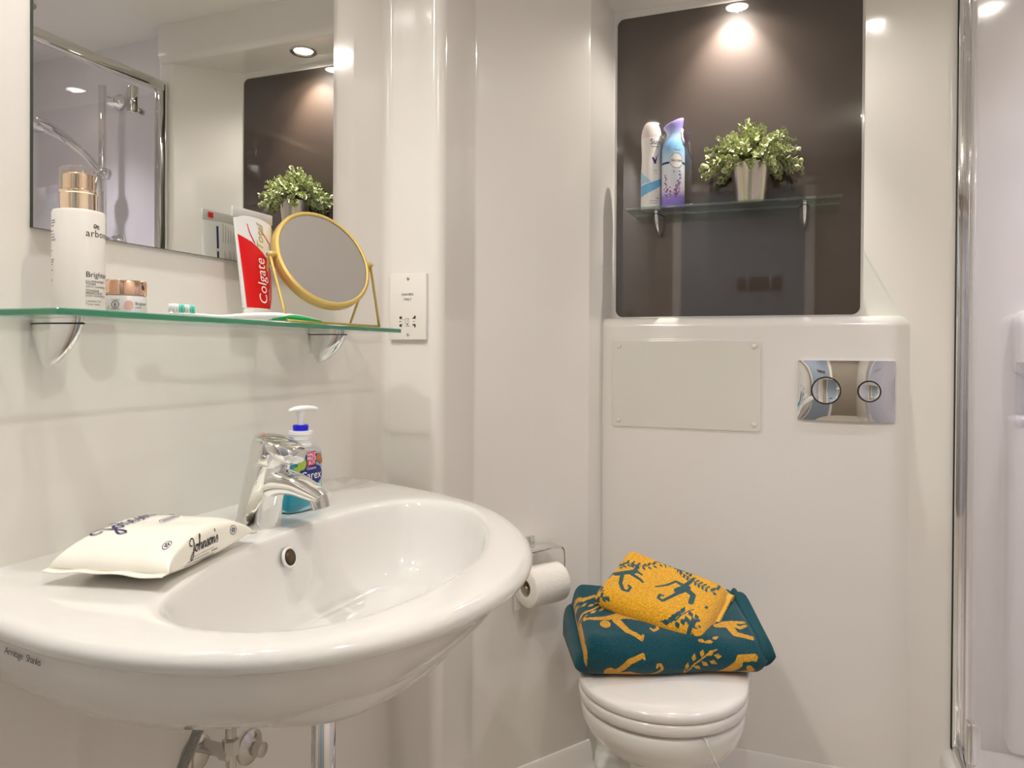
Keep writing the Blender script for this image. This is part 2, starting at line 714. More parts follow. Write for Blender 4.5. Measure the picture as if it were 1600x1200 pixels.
PL = fillet([(0, -.28), (0, 1.42), (.135, 1.42), (.135, 1.6), (.235, 1.754)], [0, .02, .026, .03, 0])
wall('wall_left', PL, 0, H, GRP)
PB = fillet([(.234, 1.7523), (.33, 1.9), (.347, 2.104), (.995, 2.104), (1.165, 1.945), (1.214, 1.94)], [0, .02, .012, .022, .03, 0])
wall('wall_back', PB, 0, H, GRP)
PS = fillet([(1.206, 1.9405), (1.214, 1.9405), (1.222, 2.0), (1.95, 2.0), (1.95, 1.0), (1.17, 1.0)], [0, .004, .02, .05, .05, 0])
wall('wall_shower', PS, 0, H, GRPS)
PR = fillet([(1.19, 1.0), (1.19, -.28)], [0, 0])
wall('wall_right', PR, 0, H, GRP)
PF = fillet([(1.22, -.28), (-.03, -.28)], [0, 0])
wall('wall_rear', PF, 0, H, mat('dimmed_rear_wall', rgb(150, 139, 127), .4))  # dimness behind the camera put into the wall colour, for the panel's reflection


def slab(name, x0, x1, y0, y1, z0, z1, m):
    V, F = rbox(((x0 + x1) / 2, (y0 + y1) / 2, (z0 + z1) / 2), (x1 - x0, y1 - y0, z1 - z0), 0)
    o = mk(name, V, F, m, smooth=False)
    o['kind'] = 'structure'
    return o


slab('floor', -.03, 1.98, -.31, 2.14, -.04, 0, FLOOR)
slab('ceiling', -.03, 1.98, -.31, 2.14, H, H + .04, CEIL)


def cove(name, path, zt=.094):
    T = np.gradient(path, axis=0)
    T /= np.linalg.norm(T, axis=1)[:, None]
    N = np.stack([T[:, 1], -T[:, 0]], 1)
    pr = [(-.003, zt), (.004, zt), (.008, zt - .006), (.016, .05), (.03, .022), (.055, .008), (.075, .002), (-.003, .002)]
    rings = [[(p[0] + n[0] * a, p[1] + n[1] * a, z) for a, z in pr] for p, n in zip(path, N)]
    V, F = loft(rings)
    o = mk(name, V, F, GRP, auto=40)
    o['kind'] = 'structure'


cove('baseboard_left', fillet([(.135, 1.50), (.135, 1.6), (.335, 1.908)], [0, .06, 0]))
cove('baseboard_back', np.array([(.335, 2.0), (.6, 2.01), (1.08, 2.01)]))


# header over the niche (soffit) and the boxed-in cistern housing below it
def beam(name, x0, x1, yf, yb, z0, z1, r, which):
    k = 9
    pr = [(yb, z0), (yb, z1)]
    t = np.linspace(0, PI / 2, k)
    if which == 'low':       # rounded lower front edge
        pr += [(yf, z1)] + [(yf + r - r * math.cos(a), z0 + r - r * math.sin(a)) for a in t]
    else:                    # rounded upper front edge
        pr += [(yf + r - r * math.sin(a), z1 - r + r * math.cos(a)) for a in t] + [(yf, z0)]
    V, F = loft([[(x, y, z) for y, z in pr] for x in np.linspace(x0, x1, 6)])
    o = mk(name, V, F, GRP, auto=40)
    o['kind'] = 'structure'
    return o


beam('trim_1', .325, 1.20, 1.92, 2.12, 2.095, H, .025, 'low')
beam('trim_2', .338, 1.10, 2.01, 2.12, 0, 1.216, .028, 'high')

# brown panel in the niche
bp_t = thing('niche_panel', 'glossy dark brown panel with rounded corners set into the niche above the toilet', 'panel', (.674, 2.10, 1.22))
V, F = rbox((.6735, 2.1015, 1.6475), (.637, .009, .852), 0)


def rounded_plate(x0, x1, z0, z1, y0, y1, r, bev=.0):
    pts = fillet([(x0, z0), (x1, z0), (x1, z1), (x0, z1), (x0, z0), (x1, z0)], [0, r, r, r, r, 0], 8)
    pts = pts[1:-1]
    lo = [(p[0], y0, p[1]) for p in pts]
    hi = [(p[0], y1, p[1]) for p in pts]
    rings = [lo, hi]
    if bev:
        c = np.array([(x0 + x1) / 2, (z0 + z1) / 2])
        sh = pts - bev * np.sign(pts - c) * np.minimum(1, np.abs(pts - c) / np.array([(x1 - x0) / 2, (z1 - z0) / 2])) ** 6
        rings = [lo, [(p[0], y1 + bev, p[1]) for p in pts], [(p[0], y1, p[1]) for p in sh]]
    return loft(rings)


V, F = rounded_plate(.355, .992, 1.2225, 2.072, 2.107, 2.098, .02)
mk('board', V, F, BROWN, bp_t, auto=30)
V, F = rounded_plate(.349, .998, 1.2165, 2.078, 2.107, 2.1005, .024)
mk('rim_gasket', V, F, GRP, bp_t, auto=30)

# access panel
ap = thing('access_panel', 'plain white access panel with four screw caps below the niche', 'panel', (.5635, 2.01, .918))
V, F = rounded_plate(.364, .763, .913, 1.159, 2.012, 2.0085, .012, .002)
mk('frame', V, F, GRP, ap, auto=30)
V, F = rounded_plate(.3695, .7575, .9185, 1.1535, 2.010, 2.0055, .009, .0015)
mk('board', V, F, PANELW, ap, auto=30)
for sx, sz in ((.387, 1.138), (.740, 1.138), (.387, .936), (.740, .936)):
    V, F = lathe([(.0065, 0), (.0065, .0015), (.005, .003), (.002, .0038)], (sx, 2.0055, sz), (0, -1, 0), 18)
    mk('screw_cap', V, F, PANELW, ap)

# flush plate
fp = thing('flush_plate', 'chrome dual flush plate with two round buttons on the wall above the toilet', 'flush plate', (.9545, 2.01, .954))


def flush_surface():
    x0, x1, z0, z1 = .845, 1.064, .955, 1.104
    us = np.linspace(0, 1, 60)
    vs = np.linspace(0, 1, 44)

    def fn(a, b):
        ex = (2 * a - 1)
        ez = (2 * b - 1)
        d = .013 * (1 - abs(ex) ** 3.2) * (1 - .55 * abs(ez) ** 2.2) + .004
        return (x0 + (x1 - x0) * a, 2.0095 - d, z0 + (z1 - z0) * b)
    V, F = grid(fn, us, vs)
    V2 = V.copy()
    V2[:, 1] = 2.0095
    n = len(V)
    F2 = [[i + n for i in f[::-1]] for f in F]
    nu, nv = len(us), len(vs)
    ring = list(range(nu)) + [j * nu + nu - 1 for j in range(1, nv)] + [(nv - 1) * nu + i for i in range(nu - 2, -1, -1)] + [j * nu for j in range(nv - 2, 0, -1)]
    side = [[ring[i], ring[i - 1], ring[i - 1] + n, ring[i] + n] for i in range(len(ring))]
    return np.vstack([V, V2]), F + F2 + side


V, F = flush_surface()
mk('plate', V, F, CHROME, fp, auto=40)
for bx, br in ((.910, .0345), (1.0065, .0265)):
    V, F = lathe([(br, 0), (br, .0215), (br - .001, .0222), (br - .0022, .0212)], (bx, 2.01, 1.030), (0, -1, 0), 48, False, False)
    mk('button_ring', V, F, DARKM, fp, auto=30, label='dark gap ring around a flush button')
    V, F = lathe([(br - .0022, .0), (br - .0022, .022), (br - .004, .0245), (br * .6, .0222), (.001, .0212)], (bx, 2.01, 1.030), (0, -1, 0), 48)
    mk('button', V, F, CHROME, fp, auto=50)


# recessed downlights
def downlight(name, label, x, y, z, group=None):
    t = thing(name, label, 'light', (x, y, z), group)
    V, F = lathe([(.030, -.001), (.043, -.001), (.044, .003), (.041, .006), (.034, .004), (.030, .001)], (x, y, z), (0, 0, -1), 36, False, False)
    mk('bezel', V, F, CHROMEB, t)
    V, F = lathe([(.030, .0), (.026, .0015), (.01, .003), (.001, .0032)], (x, y, z), (0, 0, -1), 30)
    mk('lens', V, F, LENS, t)
    return t


downlight('downlight', 'round recessed spotlight in the soffit over the niche', NICHE_LAMP[0], NICHE_LAMP[1], 2.095)
for i, (lx, ly, _, _) in enumerate(LAMPS):
    downlight('downlight', ['round recessed ceiling spotlight nearest the door', 'round recessed ceiling spotlight over the washbasin', 'round recessed ceiling spotlight beside the shower'][i], lx, ly, H, 'ceiling spotlights')
downlight('downlight', 'round recessed spotlight in the shower ceiling', 1.48, 1.64, H, 'ceiling spotlights')

# door and hook rail behind the camera (seen in the brown panel's reflection)
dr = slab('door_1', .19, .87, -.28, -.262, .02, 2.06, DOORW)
V, F = join(rbox((.165, -.27, 1.03), (.05, .03, 2.1), .004), rbox((.895, -.27, 1.03), (.05, .03, 2.1), .004), rbox((.53, -.27, 2.085), (.78, .03, .05), .004))
o = mk('trim_3', V, F, GRP, smooth=False)
o['kind'] = 'structure'
hk = thing('hook_rail', 'dark rail with two coat hooks on the door, seen reflected in the brown panel', 'hook', (.63, -.262, 1.5))
V, F = rbox((.63, -.257, 1.52), (.24, .012, .075), .004)
mk('rail', V, F, mat('dark_wood', rgb(50, 40, 34), .5), hk)
for hx in (.57, .69):
    V, F = tube(cs([(hx, -.25, 1.50), (hx, -.215, 1.49), (hx, -.205, 1.52), (hx, -.215, 1.57)], 14), .006, 8)
    mk('hook', V, F, CHROME, hk)

# ------------------------------------------------------------------ washbasin
ZR = .87
OUT = cs([(0.0, 1.276), (.07, 1.262), (.155, 1.232), (.27, 1.186), (.376, 1.118), (.46, 1.028), (.525, .915), (.557, .80), (.553, .69),
          (.52, .590), (.455, .512), (.36, .468), (.25, .456), (.14, .468), (.06, .478), (0.0, .484)], 130)
INN = cs([(.186, .86), (.190, .95), (.203, 1.04), (.235, 1.105), (.30, 1.115), (.367, 1.078), (.43, .99), (.475, .88), (.492, .79), (.489, .69), (.462, .59),
          (.41, .538), (.335, .519), (.268, .548), (.222, .64), (.195, .75)], 160, True)
BC = np.array([.335, .80])


def polar(loop, n=176, closed=True):
    L = np.vstack([loop, loop[:1]]) if closed else loop
    th = np.linspace(0, 2 * PI, n, endpoint=False)
    out = []
    for t in th:
        d = np.array([math.cos(t), math.sin(t)])
        best = None
        for a, b in zip(L[:-1], L[1:]):
            e = b - a
            den = d[0] * e[1] - d[1] * e[0]
            if abs(den) < 1e-12:
                continue
            q = a - BC
            s = (q[0] * e[1] - q[1] * e[0]) / den
            u = (q[0] * d[1] - q[1] * d[0]) / den
            if s > 0 and -1e-9 <= u <= 1 + 1e-9:
                best = s if best is None else max(best, s)
        out.append(BC + d * best)
    return np.array(out)


PO, PI_ = polar(OUT), polar(INN)
bs = thing('washbasin', 'white ceramic washbasin fixed to the wall under the mirror', 'sink', (0.0, .87, .70))


def ring(P, z):
    return np.column_stack([P, np.full(len(P), z)])


def toward(P, c, s):
    return c + (P - c) * np.asarray(s)


def inset(P, d):
    """shrink the outer outline by d along x and y, the side at the wall staying put"""
    c = np.array([0, .87])
    v = P - c
    L = np.linalg.norm(v, axis=1)[:, None]
    k = np.clip(1 - d / np.maximum(L, 1e-6), 0, 1)
    return c + v * k


rings = []
# underside, from the bottom up
UC = np.array([.0, .84])
for s, z in ((.12, .705), (.35, .706), (.52, .709), (.64, .716), (.73, .727), (.80, .742), (.86, .762), (.905, .785), (.935, .806), (.95, .820)):
    Q = UC + (PO - UC) * s
    rings.append(ring(Q, .846 - (.8275 - z) * 1.04))
for d, z in ((.016, .8455), (.010, .8475), (.004, .850), (.001, .8535), (0, .858), (.0015, .8625), (.006, .867), (.012, .8693), (.022, .8702)):
    rings.append(ring(inset(PO, d), z))
# deck, then over the rounded lip into the bowl
for t in (.35, .7, .88):
    A = inset(PO, .022)
    rings.append(ring(A + (PI_ - A) * t, .8702 + .0006 * math.sin(t * PI)))
for s, z in ((1.0, .8695), (.985, .868), (.972, .864), (.962, .857), (.95, .845), (.935, .83), (.915, .81), (.885, .788), (.84, .768), (.77, .752),
             (.66, .741), (.5, .734), (.3, .730), (.12, .728)):
    rings.append(ring(toward(PI_, BC, s), z))
V, F = loft(rings)
mk('basin_body', V, F, CERAM, bs, auto=60)
# overflow hole in the rear bowl wall
oc = np.array([.2035, .834, .8385])
on = np.array([.96, 0, .25])
on = on / np.linalg.norm(on)
V, F = lathe([(.0135, -.003), (.0145, .0008), (.0125, .0016), (.0105, .0002), (.0102, -.003)], oc, on, 28, False, False)
mk('overflow_ring', V, F, CERAM, bs)
V, F = lathe([(.0118, .0), (.0001, .0003)], oc + on * .0008, on, 24)
mk('overflow_hole', V, F, HOLE, bs)
V, F = lathe([(.028, 0), (.030, .002), (.022, .004), (.001, .006)], (.335, .80, .729), n=32)
mk('waste_plug', V, F, CHROME, bs)

# maker's signature, handwritten on the apron
SIG = []
x = 0.
for wd in ('Armitage', 'Shanks'):
    d = text2d(wd, .0105, shear=.35, space=.82)
    SIG.append(at2(d, x, 0))
    x += d[0][:, 0].max() + .004


# the apron point under a given y on the left end of the basin
def apron(u, v):
    P0 = UC + (PO - UC) * .9445
    sel = P0[(P0[:, 1] < .6) & (P0[:, 0] > .004) & (P0[:, 0] < .45)]
    sel = sel[np.argsort(sel[:, 0])]
    L = np.r_[0, np.cumsum(np.linalg.norm(np.diff(sel, axis=0), axis=1))]
    q = u + .126
    px, py = np.interp(q, L, sel[:, 0]), np.interp(q, L, sel[:, 1])
    return np.array([px, py - .0012 - .10 * max(0, v), .829 + v])


# ------------------------------------------------------------------ mixer tap
tp = thing('mixer_tap', 'chrome single lever mixer tap on the basin ledge', 'tap', (.131, .855, .87))
AX = [(.131, .856, .8685, .0325, .032), (.131, .856, .8745, .0325, .032), (.1325, .856, .884, .0312, .0305), (.136, .8565, .905, .0300, .0292),
      (.1415, .857, .93, .0294, .0285), (.147, .8575, .952, .0292, .0283), (.150, .858, .966, .0290, .0281)]
t = np.linspace(0, 2 * PI, 40, endpoint=False)
rings = [np.column_stack([x + rx * np.cos(t), y + ry * np.sin(t), z - .22 * (rx * np.cos(t)) * np.clip((z - .90) / .05, 0, 1)]) for x, y, z, rx, ry in AX]
V, F = loft(rings)
mk('body', V, F, CHROME, tp, auto=50)
# spout: swells out of the body, droops to the aerator
SP = cs([(.134, .857, .930), (.160, .8585, .937), (.190, .861, .9345), (.216, .863, .9255), (.237, .864, .9175)], 20)
SW = np.interp(np.linspace(0, 1, 20), [0, .3, .6, 1], [.0275, .0245, .0205, .0175])
SH = np.interp(np.linspace(0, 1, 20), [0, .2, .4, .65, .9, 1], [.034, .026, .0185, .0145, .0105, .007])
rings = []
T = np.gradient(SP, axis=0)
for p, d, a, b in zip(SP, T, SW, SH):
    d = d / np.linalg.norm(d)
    sd = np.cross([0, 0, 1], d)
    sd /= np.linalg.norm(sd)
    up = np.cross(d, sd)
    e = .72
    cc, ss = np.cos(t), np.sin(t)
    lower = np.where(ss < 0, 1.0, .82)
    rings.append(p + np.outer(a * np.sign(cc) * np.abs(cc) ** e, sd) + np.outer(b * lower * np.sign(ss) * np.abs(ss) ** e, up))
V, F = loft(rings)
mk('spout', V, F, CHROME, tp, auto=50)
V, F = lathe([(.0122, -.006), (.0126, .004), (.0122, .0135), (.0098, .0145), (.009, .012)], (.2285, .8635, .9150), (.3, 0, -1), 28)
mk('aerator', V, F, CHROMEB, tp, auto=40)
# cartridge dome and lever, tilted forward
tilt = Matrix.Rotation(.20, 4, 'Y')
HB = Vector((.1500, .858, .9620))


def tl(V):
    return np.array([(tilt @ Vector(v)) + HB for v in V])


V, F = lathe([(.0270, -.003), (.0288, 0), (.0298, .005), (.0300, .018), (.0295, .027), (.0275, .033), (.022, .0370), (.012, .0388), (.001, .0392)], (0, 0, 0), n=40)
mk('cartridge_dome', tl(V), F, CHROME, tp, auto=60)
LV = [(-.022, .017, .0345, .004), (-.008, .0265, .033, .0075), (.012, .0275, .030, .0105), (.028, .0250, .0265, .0125), (.038, .0215, .0240, .0125), (.0435, .0185, .0230, .0115), (.0455, .015, .0225, .009)]
rings = []
for x, hw, zc, hh in LV:
    cc, ss = np.cos(t), np.sin(t)
    e = .5
    rings.append(np.column_stack([np.full(40, x), hw * np.sign(cc) * np.abs(cc) ** e, zc - .003 + hh * np.sign(ss) * np.abs(ss) ** e]))
V, F = loft(rings)
mk('lever', tl(V), F, CHROME, tp, auto=50)
V, F = lathe([(.0042, 0), (.0042, .0012), (.003, .0018), (.001, .0018)], (.010, -.0285, .012), (.25, -1, 0), 20)
mk('grub_screw_cap', tl(V), F, CHROMEB, tp)
d = join2(at2(disc2d(0, 0, .0045, .0022, 16), -.004, -.008),)
put('hot_mark', d, lambda u, v: np.array(tilt @ Vector((u - .010, v + .000, .0398))) + np.array(HB), REDDOT, tp, 'small red hot water mark')
d = disc2d(0, 0, .0045, .0022, 16)
put('cold_mark', d, lambda u, v: np.array(tilt @ Vector((u + .020, v + .012, .0392))) + np.array(HB), COBALT, tp, 'small blue cold water mark')

# ------------------------------------------------------------------ mirror, left glass shelf
mr = thing('wall_mirror', 'large frameless mirror on the wall above the glass shelf', 'mirror', (0.0, .914, 1.264))
V, F = rbox((.0032, .914, 1.681), (.0056, .602, .834), .0)
fm = []
for f in F:
    c = np.mean(V[f], axis=0)
    fm.append(0 if c[0] > .0058 else 1)
mk('mirror_glass', V, F, [MIRROR, DKEDGE], mr, smooth=False, fm=fm)


def bracket(name, parent, base, out, along, ztop, m=CHROME):
    """shark-fin clamp: base point on the wall, out = unit vector off the wall, along = unit vector along it"""
    base, out, along = (np.array(q, float) for q in (base, out, along))
    rings = []
    for s in np.linspace(0, 1, 18):
        z = -.060 * s
        x0 = .020 * s ** 2.2
        ext = max(.074 * (1 - s ** 1.75) ** .8, 0) + .006 - x0 * .25
        wd = .0125 * (1 - s ** 3) ** .7 + .0016
        a = np.linspace(0, 2 * PI, 32, endpoint=False)
        o_ = x0 + ext * .5 * (1 + np.cos(a))
        w_ = wd * np.sign(np.sin(a)) * np.abs(np.sin(a)) ** .8 * (1 - .45 * ((o_ - x0) / ext) ** 2)
        rings.append(base + np.outer(o_, out) + np.outer(w_, along) + np.array([0, 0, ztop + z]))
    V, F = loft(rings)
    b = mk('bracket', V, F, m, parent, auto=60)
    V, F = loft([base + np.outer((q - base) @ out * 1.012, out) + np.outer((q - base) @ along * 1.06, along) + np.array([0, 0, ztop - z]) for q, z in ((rings[1], .0055), (rings[1], .0073))])
    mk('rubber_pad', V, F, DARKM, b)
    return b


def glass_shelf(name, label, c, size, parent_base, edge):
    t = thing(name, label, 'shelf', parent_base)
    V, F = rbox(c, size, .0012, 1)
    fm = []
    for f in F:
        P = V[f]
        nrm = np.cross(P[1] - P[0], P[2] - P[0])
        nrm = nrm / (np.linalg.norm(nrm) + 1e-12)
        fm.append(0 if abs(nrm[2]) > .9 else 1)
    mk('glass_pane', V, F, [GLASS, edge], t, smooth=False, fm=fm)
    return t


gs = glass_shelf('glass_shelf', 'long green edged glass shelf under the mirror holding toiletries', (.0608, .919, 1.1605), (.1184, .724, .0078), (0, .919, 1.156), GREDGE)
for by in (.619, 1.152):
    bracket('bracket', gs, (.0005, by, 0), (1, 0, 0), (0, 1, 0), 1.1565)

ns = glass_shelf('glass_shelf', 'clear glass shelf in the brown niche holding cans and a plant', (.675, 2.0385, 1.5075), (.535, .115, .0065), (.675, 2.098, 1.504), GREDGE2)
for bx in (.482, .857):
    bracket('bracket', ns, (bx, 2.0975, 0), (0, -1, 0), (1, 0, 0), 1.504)

ZS = 1.1645     # top of the left shelf
ZN = 1.5108     # top of the niche shelf

# ------------------------------------------------------------------ toner bottle
tb = thing('toner_bottle', 'tall white toner bottle with rose gold collar and clear cap on the shelf', 'bottle', (.0745, .618, ZS))
R = .0272
bc = (.0745, .618, ZS)
V, F = lathe([(.0255, 0), (R, .0015), (R, .111), (.0262, .1135), (.022, .1145)], bc, n=48)
mk('body', V, F, CREAM, tb, auto=40)
V, F = lathe([(.0192, .112), (.0192, .133), (.0205, .134), (.0205, .1365), (.0192, .1375), (.0165, .1385), (.0165, .155), (.015, .1565), (.001, .1568)], bc, n=44)
mk('pump_collar', V, F, CHAMP, tb, auto=40, label='rose gold pump collar')
V, F = lathe([(.0198, .1365), (.0202, .138), (.0198, .1615), (.0182, .1635), (.001, .1638)], bc, n=44, cap0=False)
mk('clear_cap', V, F, CLEARP, tb, auto=40, label='clear plastic cap')
fnb = cylmap(bc, R, (.775, -.618))
L = .0068
d = join2(at2(text2d('arbonne', .0112, space=1.05), .0066, .0835),
          at2(stroke2d([(0, .0035), (.0022, .0052), (.004, .003), (.002, .0008), (.0002, .0022), (.0035, .003), (.0055, .0042), (.007, .003), (.0055, .002)], .0008), .0150, .0925),
          at2(stroke2d([(.0048, .003), (.0052, .0002), (.0078, .0004)], .0008), .0152, .0928))
put('logo_print', d, fnb, INK, tb)
d = join2(at2(text2d('Brighten', .0088), .0066, .0376), at2(text2d('ILLUMINATING', .0035), .0066, .0314), at2(text2d('TONER', .0035), .0066, .0284),
          at2(text2d('TONIQUE', .0035), .0066, .0212), at2(text2d('PERFECTEUR', .0035), .0066, .0182))
put('title_print', d, fnb, INK, tb)
d = join2(at2(text2d('WITH HAMAMELIS', .0033), .0066, .0255), at2(text2d('AVEC HAMAMELIS', .0033), .0066, .0153),
          at2(text2d('Contains Tea', .0034), .0066, .0094), at2(text2d('Toner lotion', .0034), .0066, .0060))
for k, (zz, ww) in enumerate(((.100, .009), (.0975, .009), (.094, .007), (.088, .006), (.0845, .008), (.081, .008), (.078, .01), (.066, .004), (.056, .007), (.0535, .006), (.0505, .004), (.044, .005), (.033, .004))):
    d = join2(d, rect2d(-.0365, zz, -.0365 + ww, zz + .0009, 4, 2))
put('small_print', d, fnb, INKG, tb)

# ------------------------------------------------------------------ cream jar
cj = thing('cream_jar', 'low frosted cream jar with rose gold lid beside the tall bottle', 'jar', (.062, .690, ZS))
jc = (.062, .690, ZS)
RJ = .0262
V, F = lathe([(.0235, 0), (RJ, .002), (RJ, .021), (.025, .0225), (.020, .023)], jc, n=48)
mk('body', V, F, FROST, cj, auto=40)
V, F = lathe([(.0258, .0228), (.0262, .0235), (.0262, .0395), (.0252, .041), (.001, .0412)], jc, n=48)
mk('lid', V, F, ROSE, cj, auto=40, label='rose gold lid')
fnj = cylmap(jc, RJ, (.788, -.690))
d = join2(at2(ring2d(0, 0, .0042, .0042, .0007), -.0095, .0105), at2(text2d('B', .0065, align='CENTER'), -.0095, .0082), at2(text2d('Certified', .0026, align='CENTER'), -.0095, .0155),
          at2(text2d('Corporation', .0021, align='CENTER'), -.0095, .0045), at2(text2d('Brighten', .0052), .0128, .0108), at2(text2d('CREAM', .0026), .0128, .0065), at2(text2d('B', .003), -.0185, .006))
put('lettering', d, fnj, INK, cj)
put('pink_dot', at2(disc2d(0, 0, .0051, .0051), .0055, .0105), fnj, PINK, cj, 'round pink dot')

# ------------------------------------------------------------------ toothbrush
tbh = thing('toothbrush', 'white and green toothbrush lying along the front edge of the shelf', 'toothbrush', (.098, .90, ZS))
HP = cs([(.088, .738, ZS + .0035), (.088, .765, ZS + .0035), (.090, .79, ZS + .003), (.093, .825, ZS + .0028), (.096, .87, ZS + .006), (.099, .93, ZS + .0085), (.101, .985, ZS + .0075), (.103, 1.03, ZS + .0045), (.104, 1.05, ZS + .003)], 44)
s = np.linspace(0, 1, 44)
hw = np.interp(s, [0, .02, .08, .14, .19, .28, .42, .6, .8, .96, 1], [.002, .0055, .0068, .005, .0026, .0026, .0052, .0068, .0066, .0048, .002])
hh = np.interp(s, [0, .05, .16, .28, .42, .6, .8, .96, 1], [.0014, .0022, .0024, .0026, .0042, .0058, .0056, .0035, .0016])
a = np.linspace(0, 2 * PI, 18, endpoint=False)
rings = [np.column_stack([p[0] + w_ * np.cos(a), np.full(18, p[1]), np.maximum(p[2] + h_ * np.sin(a), ZS + .0001)]) for p, w_, h_ in zip(HP, hw, hh)]
V, F = loft(rings)
hd = mk('handle', V, F, WHITEB, tbh)
sel = [i for i in range(44) if HP[i][1] > .915]
rings = []
for i in sel:
    p, w_, h_ = HP[i], hw[i] * 1.04, hh[i] * 1.05
    lead = min(1, (p[1] - .915) / .05)
    rings.append(np.column_stack([p[0] + .0004 + w_ * np.cos(a), np.full(18, p[1] + .0006), np.minimum(np.maximum(p[2] - .0006 + h_ * np.sin(a), ZS + .0001), p[2] - h_ + 2.02 * h_ * (.05 + .85 * lead))]))
V, F = loft(rings)
mk('rubber_grip', V, F, BGREEN, tbh, label='ribbed green rubber grip')
k = 0
for yy in np.linspace(.7415, .7735, 8):
    parts = []
    for xx in (.0835, .0865, .0895, .0925):
        parts.append(lathe([(.0016, 0), (.0017, .0095), (.001, .0108)], (xx, yy, ZS + .005), n=8))
    V, F = join(*parts)
    mk('bristle_tuft', V, F, TEALB if (k // 2) % 2 else WHITEB, tbh)
    k += 1

# ------------------------------------------------------------------ toothpaste tube standing on its cap
tt = thing('toothpaste_tube', 'red and white toothpaste tube standing on its cap by the round mirror', 'toothpaste', (.045, .953, ZS))


def tube_sec(q):
    """section at height fraction q: centre y, half width, half depth, z"""
    z = ZS + .0215 + q * .1545
    hw_ = .0315 + (.0455 - .0315) * q
    hd_ = .0105 * (1 - q ** 1.6) + .0011
    yc = .9535 + .0005 * q
    xc = .046 - .011 * q
    return xc, yc, hw_, hd_, z


def tubept(u, v, side=1, off=.0004):
    xc, yc, hw_, hd_, z = tube_sec(v)
    c = max(-1, min(1, 2 * u - 1))
    return np.array([xc + side * (hd_ * (1 - abs(c) ** 2.3) ** .5 + off), yc + hw_ * c, z])


rings = []
for q in np.linspace(0, 1, 24):
    xc, yc, hw_, hd_, z = tube_sec(q)
    ang = np.linspace(0, 2 * PI, 44, endpoint=False)
    c, s_ = np.cos(ang), np.sin(ang)
    rings.append(np.column_stack([xc + np.sign(s_) * hd_ * np.maximum(0, 1 - np.abs(c) ** 2.3) ** .5, yc + hw_ * c, np.full(44, z)]))
V, F = loft(rings)
mk('body', V, F, TUBEW, tt, auto=60)
V, F = rbox((.0355, .9540, ZS + .0215 + .1545 - .0065), (.0042, .0915, .0165), .001)
mk('crimp', V, F, TUBEG, tt, auto=30, label='flat grey crimp at the top')
V, F = lathe([(.0150, 0), (.0162, .001), (.0165, .021), (.0155, .0218)], (0, 0, 0), n=40)
V[:, 1] *= 1.86
V[:, 0] *= .72
V += np.array([.047, .9535, ZS])
mk('cap', V, F, PLAST, tt, auto=40)


def region(fn_lo, fn_hi, v0, v1, n=26, m_=10):
    """a patch between two u-limits over a range of v"""
    V, F = grid(lambda a_, b_: (fn_lo(b_) + (fn_hi(b_) - fn_lo(b_)) * a_, b_), np.linspace(0, 1, m_), np.linspace(v0, v1, n))
    return V, F


def red_edge(v):
    return float(np.interp(v, [.005, .1, .2, .3, .4, .5, .6, .68, .74], [.80, .90, .96, .965, .91, .80, .62, .36, .02]))


put('red_label', region(lambda v: .035, red_edge, .006, .735), lambda u, v: tubept(u, v), RED, tt, 'red printed field')
tw, tf = text2d('Colgate', .046, shear=.12)
tw = tw * np.array([1.0, .92])
# reading upward: text x -> height, text y -> leftwards
sx = .48 / tw[:, 0].max()
put('brand_print', (np.column_stack([.655 - (tw[:, 1] / .0455) * .42, .045 + tw[:, 0] * sx]), tf), lambda u, v: tubept(u, v, 1, .0012), WHITE, tt)
tw, tf = text2d('Total', .05, shear=.35)
sx = .30 / tw[:, 0].max()
put('title_print', (np.column_stack([.66 - (tw[:, 1] / .045) * .24 + .06 * tw[:, 0] / tw[:, 0].max(), .60 + tw[:, 0] * sx]), tf), lambda u, v: tubept(u, v, 1, .0009), GOLDP, tt)
d = join2(stroke2d([(.30, .86), (.33, .78), (.38, .72), (.44, .67)], .02), stroke2d([(.64, .82), (.74, .775), (.82, .73), (.88, .70)], .014))
put('red_arcs', d, lambda u, v: tubept(u, v, 1, .0007), RED, tt)
put('blue_arc', stroke2d([(.88, .70), (.94, .64), (.96, .58)], .012), lambda u, v: tubept(u, v, 1, .0007), BLUEP, tt)
put('green_swirl', stroke2d([(.70, .545), (.80, .525), (.90, .50), (.97, .485)], [.004] * 8 + [.02] * 10 + [.03] * 6), lambda u, v: tubept(u, v, 1, .0007), GREENP, tt)
d = join2(*[(np.column_stack([.79 - v_[:, 1] * 10, v0 + v_[:, 0] * 5]), f_) for v0, (v_, f_) in ((.09, text2d('ADVANCED', .0045)), (.34, text2d('TOOTHPASTE', .0045)))])
put('small_print', d, lambda u, v: tubept(u, v, 1, .0012), WHITE, tt)
# back of the tube, seen in the mirror
put('back_red_label', region(lambda v: .04, lambda v: .20, .02, .47, 10, 4), lambda u, v: tubept(u, v, -1), RED, tt)
d = rect2d(.10, .93, .22, .985, 4, 3)
put('back_red_mark', d, lambda u, v: tubept(u, v, -1, .002), RED, tt)
parts = []
for k in range(13):
    parts.append(rect2d(.50 + .035 * k, .32 + .02 * (k % 3), .508 + .035 * k, .62 - .03 * (k % 4), 2, 8))
for k in range(6):
    parts.append(rect2d(.46 + .07 * k, .70, .47 + .07 * k, .90 - .02 * k, 2, 4))
put('back_small_print', join2(*parts), lambda u, v: tubept(u, v, -1), INKG, tt)
d = join2(rect2d(.29, .28, .37, .37, 3, 3), rect2d(.30, .39, .35, .60, 3, 5), rect2d(.30, .63, .35, .86, 3, 5), ring2d(.34, .2, .05, .025, .02))
put('back_navy_print', d, lambda u, v: tubept(u, v, -1), INKN, tt)

